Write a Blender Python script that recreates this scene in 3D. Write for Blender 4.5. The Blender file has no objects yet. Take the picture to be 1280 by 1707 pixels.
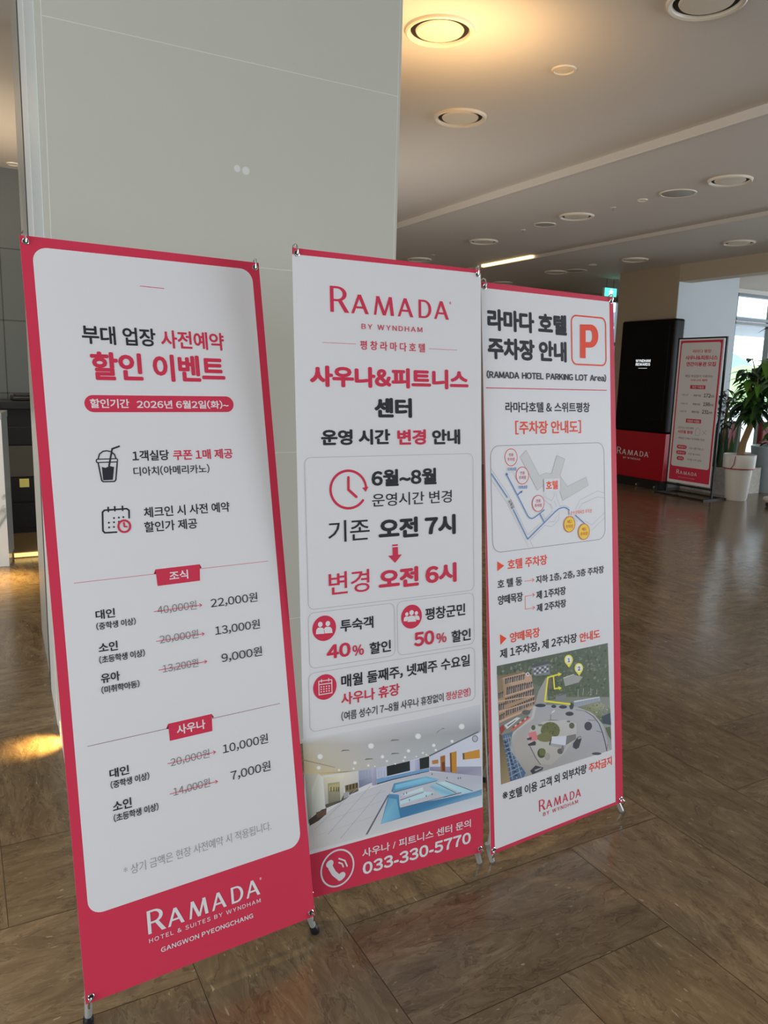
import bpy, bmesh, math, random
import numpy as np
from mathutils import Vector, Matrix
D = bpy.data
COL = bpy.context.scene.collection
scene = bpy.context.scene

# ------------------------------------------------------------------ camera, world, lights, exposure
cam_data = D.cameras.new('camera')
cam = D.objects.new('camera', cam_data); COL.objects.link(cam)
cam_data.sensor_fit = 'VERTICAL'; cam_data.sensor_height = 34.0
cam_data.lens = 1284.5 / 1707.0 * 34.0
cam_data.clip_start = 0.05; cam_data.clip_end = 500
rt = Vector((0.87655561, -0.48055799, 0.02672588)); up = Vector((0.05946826, 0.16324081, 0.98479235)); fw = Vector((0.47761259, 0.86163592, -0.17166759))
mw = Matrix((rt, up, -fw)).transposed().to_4x4(); mw.translation = Vector((0, 0, 1.54183))
cam.matrix_world = mw
scene.camera = cam

scene.view_settings.view_transform = 'Standard'; scene.view_settings.look = 'None'
scene.view_settings.gamma = 1.0; scene.view_settings.use_curve_mapping = False
scene.view_settings.exposure = 0.45

world = D.worlds.new('sky'); scene.world = world; world.use_nodes = True
wn = world.node_tree; wn.nodes.clear()
wo = wn.nodes.new('ShaderNodeOutputWorld'); wb = wn.nodes.new('ShaderNodeBackground')
wb.inputs['Color'].default_value = (0.80, 0.90, 1.0, 1); wb.inputs['Strength'].default_value = 2.6
wn.links.new(wb.outputs[0], wo.inputs[0])

def area(name, loc, target, sx, sy, watt, color, spread=180):
    l = D.lights.new(name, 'AREA'); l.shape = 'RECTANGLE'; l.size = sx; l.size_y = sy; l.energy = watt; l.color = color; l.spread = math.radians(spread)
    o = D.objects.new(name, l); COL.objects.link(o); o.location = loc
    o.rotation_euler = (Vector(target) - Vector(loc)).to_track_quat('-Z', 'Y').to_euler(); return o
def spot(name, loc, target, watt, color, angle, blend, radius=0.03):
    l = D.lights.new(name, 'SPOT'); l.energy = watt; l.color = color; l.spot_size = math.radians(angle); l.spot_blend = blend; l.shadow_soft_size = radius
    o = D.objects.new(name, l); COL.objects.link(o); o.location = loc
    o.rotation_euler = (Vector(target) - Vector(loc)).to_track_quat('-Z', 'Y').to_euler(); return o
def point(name, loc, watt, color, radius=0.08):
    l = D.lights.new(name, 'POINT'); l.energy = watt; l.color = color; l.shadow_soft_size = radius
    o = D.objects.new(name, l); COL.objects.link(o); o.location = loc; return o

area('entrance_daylight', (-4.4, -3.0, 1.8), (1.1, 2.6, 1.1), 3.0, 2.6, 80, (0.86, 0.93, 1.0))
area('side_window_daylight', (8.8, -2.8, 1.7), (1.2, 2.6, 1.1), 3.4, 2.8, 150, (0.84, 0.92, 1.0))
area('left_window_daylight', (-4.6, 0.2, 1.8), (1.0, 3.0, 1.5), 3.0, 2.4, 100, (0.88, 0.95, 1.0))
area('pillar_rear_fill', (2.4, 6.2, 1.5), (9.0, 6.6, 1.6), 1.4, 1.4, 30, (1.0, 0.93, 0.85))  # added fill, hidden behind the pillar, brightens the column, bulkhead and kiosk
area('reception_fill', (-1.0, 5.6, 3.2), (-1.0, 7.2, 0.8), 2.0, 0.8, 45, (1.0, 0.84, 0.62))  # added fill to lift the slate wall area, no real fitting
area('column_wall_washer', (2.35, 3.55, 2.75), (2.35, 3.95, 3.34), 0.6, 0.4, 9, (1.0, 0.62, 0.28))
spot('pillar_step_lamp', (0.297, 3.285, 0.10), (0.24, 3.285, 0.0), 11, (1.0, 0.66, 0.2), 95, 0.8, 0.01)
area('reception_ceiling_fill', (0.2, 6.9, 2.5), (0.2, 6.9, 3.3), 2.4, 1.2, 9, (1.0, 0.78, 0.54))  # added upward fill that brightens the left ceiling, no cove there
spot('pillar_downlight', (0.95, 2.55, 3.3), (0.55, 1.0, 0.0), 60, (1.0, 0.78, 0.5), 64, 0.5, 0.05)
spot('counter_step_lamp', (0.36, 6.30, 0.6), (0.1, 6.1, 0.0), 60, (1.0, 0.66, 0.2), 90, 1.0)

# ------------------------------------------------------------------ materials
def lin(c):
    c = c / 255.0
    return c / 12.92 if c <= 0.04045 else ((c + 0.055) / 1.055) ** 2.4
def rgb(r, g, b, k=1.0): return (min(1, lin(r) * k), min(1, lin(g) * k), min(1, lin(b) * k), 1)
def mat(name, col, rough=0.5, metal=0.0, emit=None, estr=0.0, noise=0.0, nscale=6.0, bump=0.0, bscale=40.0, coat=0.0, spec=0.5):
    m = D.materials.new(name); m.use_nodes = True; n = m.node_tree; b = n.nodes['Principled BSDF']
    b.inputs['Base Color'].default_value = col; b.inputs['Roughness'].default_value = rough; b.inputs['Metallic'].default_value = metal
    b.inputs['Specular IOR Level'].default_value = spec
    if coat: b.inputs['Coat Weight'].default_value = coat; b.inputs['Coat Roughness'].default_value = 0.05
    if emit: b.inputs['Emission Color'].default_value = emit; b.inputs['Emission Strength'].default_value = estr
    tc = n.nodes.new('ShaderNodeTexCoord')
    if noise:
        t = n.nodes.new('ShaderNodeTexNoise'); t.inputs['Scale'].default_value = nscale; t.inputs['Detail'].default_value = 6
        r = n.nodes.new('ShaderNodeMapRange'); r.inputs['To Min'].default_value = 1 - noise; r.inputs['To Max'].default_value = 1 + noise
        mx = n.nodes.new('ShaderNodeMix'); mx.data_type = 'RGBA'; mx.blend_type = 'MULTIPLY'; mx.inputs['Factor'].default_value = 1
        n.links.new(tc.outputs['Object'], t.inputs['Vector']); n.links.new(t.outputs['Fac'], r.inputs['Value'])
        mx.inputs['A'].default_value = col; n.links.new(r.outputs[0], mx.inputs['B']); n.links.new(mx.outputs['Result'], b.inputs['Base Color'])
    if bump:
        t = n.nodes.new('ShaderNodeTexNoise'); t.inputs['Scale'].default_value = bscale; t.inputs['Detail'].default_value = 3
        bp = n.nodes.new('ShaderNodeBump'); bp.inputs['Strength'].default_value = bump; bp.inputs['Distance'].default_value = 0.01
        n.links.new(tc.outputs['Object'], t.inputs['Vector']); n.links.new(t.outputs['Fac'], bp.inputs['Height']); n.links.new(bp.outputs[0], b.inputs['Normal'])
    return m
K = 1.45
M = dict(
    white=mat('white_vinyl', rgb(236, 235, 238), 0.5, bump=0.04, bscale=5), red=mat('crimson_print', rgb(186, 50, 74, K), 0.5, spec=0.2), darkred=mat('dark_crimson_print', rgb(122, 30, 50, K), 0.5, spec=0.2),
    dark=mat('charcoal_print', rgb(44, 44, 50, K), 0.55, spec=0.2), grey=mat('grey_print', rgb(118, 112, 114, K), 0.55, spec=0.2), lightgrey=mat('light_grey_print', rgb(142, 142, 146, K), 0.55, spec=0.2),
    line=mat('fine_line_print', rgb(150, 150, 156, K), 0.55, spec=0.2), orange=mat('vermilion_print', rgb(214, 70, 46, K), 0.5, spec=0.2), blue=mat('blue_print', rgb(56, 96, 160, K), 0.5, spec=0.2),
    paleblue=mat('pale_blue_print', rgb(168, 188, 212, K), 0.5, spec=0.2), yellow=mat('yellow_print', rgb(240, 190, 64, K), 0.5, spec=0.2), mapgrey=mat('map_grey_print', rgb(190, 190, 190, K), 0.5, spec=0.2),
    navy=mat('navy_print', rgb(30, 36, 80, K), 0.5, spec=0.2), lit=mat('lit_screen_white', rgb(230, 232, 236), 0.4, emit=(0.9, 0.95, 1, 1), estr=0.75),
)
def picture_material(name):
    m = D.materials.new(name); m.use_nodes = True; n = m.node_tree; b = n.nodes['Principled BSDF']
    a = n.nodes.new('ShaderNodeAttribute'); a.attribute_name = 'Col'; n.links.new(a.outputs['Color'], b.inputs['Base Color']); b.inputs['Roughness'].default_value = 0.5
    return m
chrome = mat('chrome', (0.75, 0.76, 0.76, 1), 0.12, 1.0)
pale_tube = mat('pale_aluminium', rgb(205, 210, 208), 0.32, 0.55)
rubber = mat('black_rubber', rgb(26, 26, 30), 0.45)
black_metal = mat('black_metal', rgb(22, 22, 24), 0.4)
vinyl_back = mat('vinyl_back', rgb(232, 230, 232), 0.55)

# ------------------------------------------------------------------ mesh helpers
class MB:
    def __init__(self): self.v = []; self.f = []; self.m = []; self.mats = []
    def mi(self, m):
        if m not in self.mats: self.mats.append(m)
        return self.mats.index(m)
    def face(self, pts, m):
        i = len(self.v); self.v += [tuple(p) for p in pts]; self.f.append(list(range(i, i + len(pts)))); self.m.append(self.mi(m))
    def box(self, a, b, m, mtx=None):
        (x0, y0, z0), (x1, y1, z1) = a, b
        c = [Vector(p) for p in ((x0, y0, z0), (x1, y0, z0), (x1, y1, z0), (x0, y1, z0), (x0, y0, z1), (x1, y0, z1), (x1, y1, z1), (x0, y1, z1))]
        if mtx: c = [mtx @ p for p in c]
        i = len(self.v); self.v += [tuple(p) for p in c]
        for q in ((0, 3, 2, 1), (4, 5, 6, 7), (0, 1, 5, 4), (1, 2, 6, 5), (2, 3, 7, 6), (3, 0, 4, 7)):
            self.f.append([i + k for k in q]); self.m.append(self.mi(m))
    def tube(self, pts, r, m, n=10, cap=True):
        pts = [Vector(p) for p in pts]; rs = r if isinstance(r, (list, tuple)) else [r] * len(pts)
        base = len(self.v); prev = None
        for k, p in enumerate(pts):
            t = (pts[min(k + 1, len(pts) - 1)] - pts[max(k - 1, 0)]).normalized()
            a = t.orthogonal().normalized() if prev is None else (prev - t * prev.dot(t)).normalized()
            prev = a; b = t.cross(a)
            for j in range(n):
                ang = 2 * math.pi * j / n; self.v.append(tuple(p + (a * math.cos(ang) + b * math.sin(ang)) * rs[k]))
        mi = self.mi(m)
        for k in range(len(pts) - 1):
            for j in range(n):
                self.f.append([base + k * n + j, base + k * n + (j + 1) % n, base + (k + 1) * n + (j + 1) % n, base + (k + 1) * n + j]); self.m.append(mi)
        if cap:
            self.f.append([base + j for j in range(n)][::-1]); self.m.append(mi)
            e = base + (len(pts) - 1) * n; self.f.append([e + j for j in range(n)]); self.m.append(mi)
    def lathe(self, c, prof, m, n=40, axis=(0, 0, 1), closed=False):
        c = Vector(c); ax = Vector(axis).normalized(); a = ax.orthogonal().normalized(); b = ax.cross(a); base = len(self.v); mi = self.mi(m)
        for (r, h) in prof:
            for j in range(n):
                ang = 2 * math.pi * j / n; self.v.append(tuple(c + ax * h + (a * math.cos(ang) + b * math.sin(ang)) * r))
        L = len(prof); rng = range(L if closed else L - 1)
        for k in rng:
            k2 = (k + 1) % L
            for j in range(n):
                self.f.append([base + k * n + j, base + k * n + (j + 1) % n, base + k2 * n + (j + 1) % n, base + k2 * n + j]); self.m.append(mi)
        if not closed:
            if prof[0][0] > 1e-5: self.f.append([base + j for j in range(n)][::-1]); self.m.append(mi)
            if prof[-1][0] > 1e-5: e = base + (L - 1) * n; self.f.append([e + j for j in range(n)]); self.m.append(mi)
    def build(self, name, parent=None, smooth=True, bevel=0.0, origin=None):
        me = D.meshes.new(name); o0 = Vector(origin) if origin is not None else (parent_world(parent) if parent else Vector())
        me.from_pydata([tuple(Vector(p) - o0) for p in self.v], [], self.f)
        for m in self.mats: me.materials.append(m)
        for p, mi in zip(me.polygons, self.m): p.material_index = mi
        bm = bmesh.new(); bm.from_mesh(me)
        bmesh.ops.remove_doubles(bm, verts=bm.verts, dist=1e-6) if len(bm.verts) < 60000 and not getattr(self, 'keep', False) else None
        if not getattr(self, 'keep', False): bmesh.ops.recalc_face_normals(bm, faces=bm.faces)
        bm.to_mesh(me); bm.free()
        if smooth and not getattr(self, 'keep', False):
            for p in me.polygons: p.use_smooth = True
            try: me.set_sharp_from_angle(angle=math.radians(35))
            except Exception: pass
        o = D.objects.new(name, me); COL.objects.link(o)
        if parent: o.parent = parent; o.location = o0 - parent_world(parent)
        else: o.location = o0
        if bevel:
            b = o.modifiers.new('soft_edges', 'BEVEL'); b.width = bevel; b.segments = 2; b.limit_method = 'ANGLE'
        return o
def parent_world(o):
    p = Vector(o.location); q = o.parent
    while q: p += Vector(q.location); q = q.parent
    return p
def thing(name, loc, label, cat, group=None):
    o = D.objects.new(name, None); COL.objects.link(o); o.location = loc; o.empty_display_size = 0.1
    return tag(o, label, cat, group)
def tag(o, label, cat, group=None):
    o['label'] = label; o['category'] = cat
    if group: o['group'] = group
    return o
def struct(o): o['kind'] = 'structure'; return o
def copy_tree(o, loc):
    r = o.copy(); COL.objects.link(r); r.location = loc
    for ch in list(o.children):
        c = ch.copy(); COL.objects.link(c); c.parent = r
        for g in list(ch.children):
            d = g.copy(); COL.objects.link(d); d.parent = c
    return r

# ------------------------------------------------------------------ flat print: text, strokes, shapes laid out in millimetres on a sheet
_glyphs = {}
def glyph(ch):
    if ch not in _glyphs:
        c = D.curves.new('lettering_source', 'FONT'); c.fill_mode = 'FRONT'; c.resolution_u = 3
        c.body = chr(ord(ch) + 0xFEE0) if 33 <= ord(ch) <= 126 and ch not in '~-/*.I' else ch
        o = D.objects.new('lettering_source', c); COL.objects.link(o); bpy.context.view_layer.update()
        ev = o.evaluated_get(bpy.context.evaluated_depsgraph_get()); me = ev.to_mesh()
        V = np.array([(v.co.x, v.co.y) for v in me.vertices]); F = [list(p.vertices) for p in me.polygons]
        ev.to_mesh_clear(); D.objects.remove(o); D.curves.remove(c); _glyphs[ch] = (V, F)
    return _glyphs[ch]
TRACKED = {'BY WYNDHAM': 0.2, 'HOTEL & SUITES BY WYNDHAM': 0.16, '033-330-5770': 0.02, 'GANGWON PYEONGCHANG': 0.05}
_text_cache = {}
def text_mesh(s, w):
    """glyph outlines of a line in ems, thickened by w; Hangul keeps its em box, Latin and digits are set by their ink"""
    key = (s, w)
    if key in _text_cache: return _text_cache[key]
    x = 0.0; VV = []; FF = []; ZZ = []; n = 0; r = max(0.0, w) * 0.0112
    dirs = [(0, 0)] + ([(r * math.cos(k * math.pi / 4), r * math.sin(k * math.pi / 4)) for k in range(8)] if r > 0.001 else [])
    for ch in s:
        if ch == ' ': x += (0.40 if 'PARKING LOT' in s else 0.26) + TRACKED.get(s, 0.0); continue
        V, F = glyph(ch)
        if 0xAC00 <= ord(ch) <= 0xD7A3: off = x; x += 0.9
        else: off = x - V[:, 0].min() + 0.045; x += np.ptp(V[:, 0]) + 0.09 + TRACKED.get(s, 0.0)
        for q, (dx, dy) in enumerate(dirs):
            VV.append(V + np.array((off + dx, dy))); ZZ.append(np.full(len(V), q * 7e-6)); FF += [[i + n for i in f] for f in F]; n += len(V)
    _text_cache[key] = (np.concatenate(VV), FF, np.concatenate(ZZ)); return _text_cache[key]
def rrect(x0, y0, x1, y1, r):
    r = min(r, abs(x1 - x0) / 2, abs(y1 - y0) / 2); P = []
    for cx, cy, a0 in ((x1 - r, y1 - r, 0), (x0 + r, y1 - r, 90), (x0 + r, y0 + r, 180), (x1 - r, y0 + r, 270)):
        for k in range(9):
            a = math.radians(a0 + 90 * k / 8); P.append((cx + r * math.cos(a), cy + r * math.sin(a)))
    return P
LETTERS = {  # strokes (x0,y0,x1,y1,width) per letter in a unit box: width then height
    'A': [(0.04, 0, 0.47, 1, 0.17), (0.47, 1, 0.93, 0, 0.22), (0.2, 0.33, 0.76, 0.33, 0.11)],
    'M': [(0.06, 0, 0.2, 1, 0.12), (0.2, 1, 0.53, 0.0, 0.17), (0.53, 0.0, 0.83, 1, 0.12), (0.83, 1, 0.93, 0, 0.17)]}
def stroke_quad(x0, y0, x1, y1, w):  # horizontal-ended slanted stroke of horizontal width w
    if abs(y1 - y0) < 1e-6: return [(x0, y0 - w / 2), (x1, y0 - w / 2), (x1, y0 + w / 2), (x0, y0 + w / 2)]
    return [(x0 - w / 2, y0), (x0 + w / 2, y0), (x1 + w / 2, y1), (x1 - w / 2, y1)]
def bowl(x0, y0, x1, y1, w, h=0.11):
    O = []; I = []
    for k in range(17):
        a = math.radians(90 - 180 * k / 16); cx = x0 + (x1 - x0) * 0.35
        O.append((cx + (x1 - cx) * math.cos(a), (y0 + y1) / 2 + (y1 - y0) / 2 * math.sin(a)))
        I.append((cx + (x1 - w - cx) * math.cos(a), (y0 + y1) / 2 + ((y1 - y0) / 2 - h) * math.sin(a)))
    O = [(x0, y1)] + O + [(x0, y0)]; I = [(x0, y1 - h)] + I + [(x0, y0 + h)]
    return [[O[k], O[k + 1], I[k + 1], I[k]] for k in range(len(O) - 1)]
def letter_quads(ch):
    if ch in LETTERS: return [stroke_quad(*s) for s in LETTERS[ch]]
    if ch == 'D': return [[(0.0, 0), (0.2, 0), (0.2, 1), (0.0, 1)]] + bowl(0.1, 0, 1.0, 1, 0.22, 0.11)
    if ch == 'R': return [[(0.0, 0), (0.2, 0), (0.2, 1), (0.0, 1)]] + bowl(0.1, 0.42, 0.93, 1, 0.22, 0.085) + [[(0.42, 0.46), (0.66, 0.46), (1.06, 0.0), (0.8, 0.0)]]
def inside(P, x, y):
    ins = False; j = len(P) - 1
    for i in range(len(P)):
        (xi, yi), (xj, yj) = P[i], P[j]
        if (yi > y) != (yj > y) and x < (xj - xi) * (y - yi) / (yj - yi) + xi: ins = not ins
        j = i
    return ins
class Sheet:
    """prints flat shapes on a plane given by origin O, in-plane axes u, v and outward normal n; coordinates in mm"""
    def __init__(self, O, u, v, n): self.O, self.u, self.v, self.n = Vector(O), Vector(u), Vector(v), Vector(n); self.parts = {}; self.z = {}
    def w(self, x, y, h): return self.O + self.u * (x / 1000) + self.v * (y / 1000) + self.n * h
    def mb(self, part):
        if part not in self.parts: m = MB(); m.keep = True; self.parts[part] = m; self.z[part] = 0.0002 if part.endswith('_print') and not part.startswith('map') else 0.0008
        return self.parts[part]
    def poly(self, part, pts, m, dz=0.00003):
        self.mb(part)
        a = sum(pts[i][0] * pts[(i + 1) % len(pts)][1] - pts[(i + 1) % len(pts)][0] * pts[i][1] for i in range(len(pts)))
        if a < 0: pts = pts[::-1]
        self.parts[part].face([self.w(x, y, self.z[part]) for x, y in pts], m)
        self.z[part] += dz
    def stroke(self, part, pts, width, m, closed=False):
        self.mb(part); h = width / 2; z = self.z[part]
        if closed: pts = pts + [pts[0]]
        for (a, b) in zip(pts, pts[1:]):
            d = Vector((b[0] - a[0], b[1] - a[1]))
            if d.length < 1e-6: continue
            d.normalize(); q = Vector((-d.y, d.x)) * h
            self.parts[part].face([self.w(*p, z) for p in ((a[0] - q.x, a[1] - q.y), (b[0] - q.x, b[1] - q.y), (b[0] + q.x, b[1] + q.y), (a[0] + q.x, a[1] + q.y))], m); z += 0.000003
        if width > 1.4:
            for k, p in enumerate(pts):
                if width > 3.9 or 0 < k < len(pts) - 1:
                    self.parts[part].face([self.w(p[0] + h * math.cos(t * 0.5236), p[1] + h * math.sin(t * 0.5236), z) for t in range(12)], m); z += 0.000003
        self.z[part] = z + 0.00002
    def text(self, part, s, m, w, x0, y0, x1, y1, rot=None):
        mb = self.mb(part); vs, fs, zz = text_mesh(s, w)
        lo = vs.min(axis=0); hi = vs.max(axis=0); f = (vs - lo) / (hi - lo)
        i = len(mb.v); mi = mb.mi(m); z = self.z[part]
        if rot: dx, dy, hh, L = rot; X = x0 + dx * f[:, 0] - dy / L * hh * f[:, 1]; Y = y0 + dy * f[:, 0] + dx / L * hh * f[:, 1]
        else: X = x0 + (x1 - x0) * f[:, 0]; Y = y0 + (y1 - y0) * f[:, 1]
        P = np.array(self.O + self.n * z)[None, :] + X[:, None] / 1000 * np.array(self.u)[None, :] + Y[:, None] / 1000 * np.array(self.v)[None, :] + zz[:, None] * np.array(self.n)[None, :]
        mb.v += P.tolist(); mb.f += [[i + k for k in q] for q in fs]; mb.m += [mi] * len(fs)
        self.z[part] += 0.00007
    def logo(self, part, m, x0, y0, x1, y1, reg):
        self.mb(part); W = x1 - x0; R = y1 - y0; S = R * 0.745
        for ch, a, b in (('R', 0, .142), ('A', .172, .304), ('M', .351, .518), ('A', .558, .682), ('D', .734, .847), ('A', .878, 1.0)):
            hh = R if ch == 'R' else S
            for q in letter_quads(ch):
                self.poly(part, [(x0 + W * (a + (b - a) * px), y0 + hh * py) for px, py in q], m, 0.000004)
        if reg: self.text(part, '®', m, 0.5, x0 + W * 1.01, y0 + S * 0.86, x0 + W * 1.028, y0 + S * 1.02)
    def run(self, data):
        for e in data:
            p, k = e[0], e[1]
            if k == 'T': self.text(p, e[2], M[e[3]], e[4], *e[5:9])
            elif k == 'TR': self.text(p, e[2], M[e[3]], e[4], e[5], e[6], 0, 0, (e[7], e[8], e[9], math.hypot(e[7], e[8])))
            elif k == 'S': self.stroke(p, [tuple(q) for q in e[4]], e[3], M[e[2]], e[5])
            elif k == 'P': self.poly(p, [tuple(q) for q in e[3]], M[e[2]])
            elif k == 'Q': self.poly(p, [(e[3], e[4]), (e[5], e[4]), (e[5], e[6]), (e[3], e[6])], M[e[2]])
            elif k == 'R':
                P = rrect(e[3], e[4], e[5], e[6], e[7])
                self.stroke(p, P, e[8], M[e[2]], True) if e[8] else self.poly(p, P, M[e[2]])
            elif k == 'E':
                P = [(e[3] + e[5] * math.cos(t * math.pi / 24), e[4] + e[6] * math.sin(t * math.pi / 24)) for t in range(48)]
                self.stroke(p, P, e[7], M[e[2]], True) if e[7] else self.poly(p, P, M[e[2]])
            elif k == 'L': self.logo(p, M[e[2]], *e[3:8])
    def build(self, parent):
        return {k: m.build(k, parent, smooth=False) for k, m in self.parts.items()}
    def picture(self, name, data, material, parent, z0=0.00035):
        me = D.meshes.new(name); V = []; F = []; C = []; o0 = parent_world(parent); z = z0
        full = []
        for e in data:
            full.append((e[0], e[1]))
            if len(e) > 2:   # printed foliage texture: count, smallest, largest blot, tones
                rs = random.Random(len(full)); xs = [p[0] for p in e[0]]; ys = [p[1] for p in e[0]]; cnt = 0
                while cnt < e[2]:
                    x, y = rs.uniform(min(xs), max(xs)), rs.uniform(min(ys), max(ys))
                    if not inside(e[0], x, y): continue
                    cnt += 1; s = rs.uniform(e[3], e[4])
                    if not all(inside(e[0], x + dx * s * 1.2, y + dy * s) for dx, dy in ((1, 0), (-1, 0), (0, 1), (0, -1))): continue
                    full.append(([(x + s * rs.uniform(0.5, 1.2) * math.cos(q * 1.0472), y + s * rs.uniform(0.4, 0.9) * math.sin(q * 1.0472)) for q in range(6)], [rs.choice(e[5])]))
        for pts, cols in full:
            a = sum(pts[i][0] * pts[(i + 1) % len(pts)][1] - pts[(i + 1) % len(pts)][0] * pts[i][1] for i in range(len(pts)))
            if len(cols) == 1: cols = cols * len(pts)
            if a < 0: pts = pts[::-1]; cols = cols[::-1]
            i = len(V); V += [tuple(self.w(x, y, z) - o0) for x, y in pts]; F.append(list(range(i, i + len(pts)))); C += cols; z += 0.0000008
        me.from_pydata(V, [], F); me.materials.append(material)
        at = me.color_attributes.new('Col', 'FLOAT_COLOR', 'POINT')
        for i, c in enumerate(C): at.data[i].color = rgb(*c, K)
        o = D.objects.new(name, me); COL.objects.link(o); o.parent = parent; return o

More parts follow.
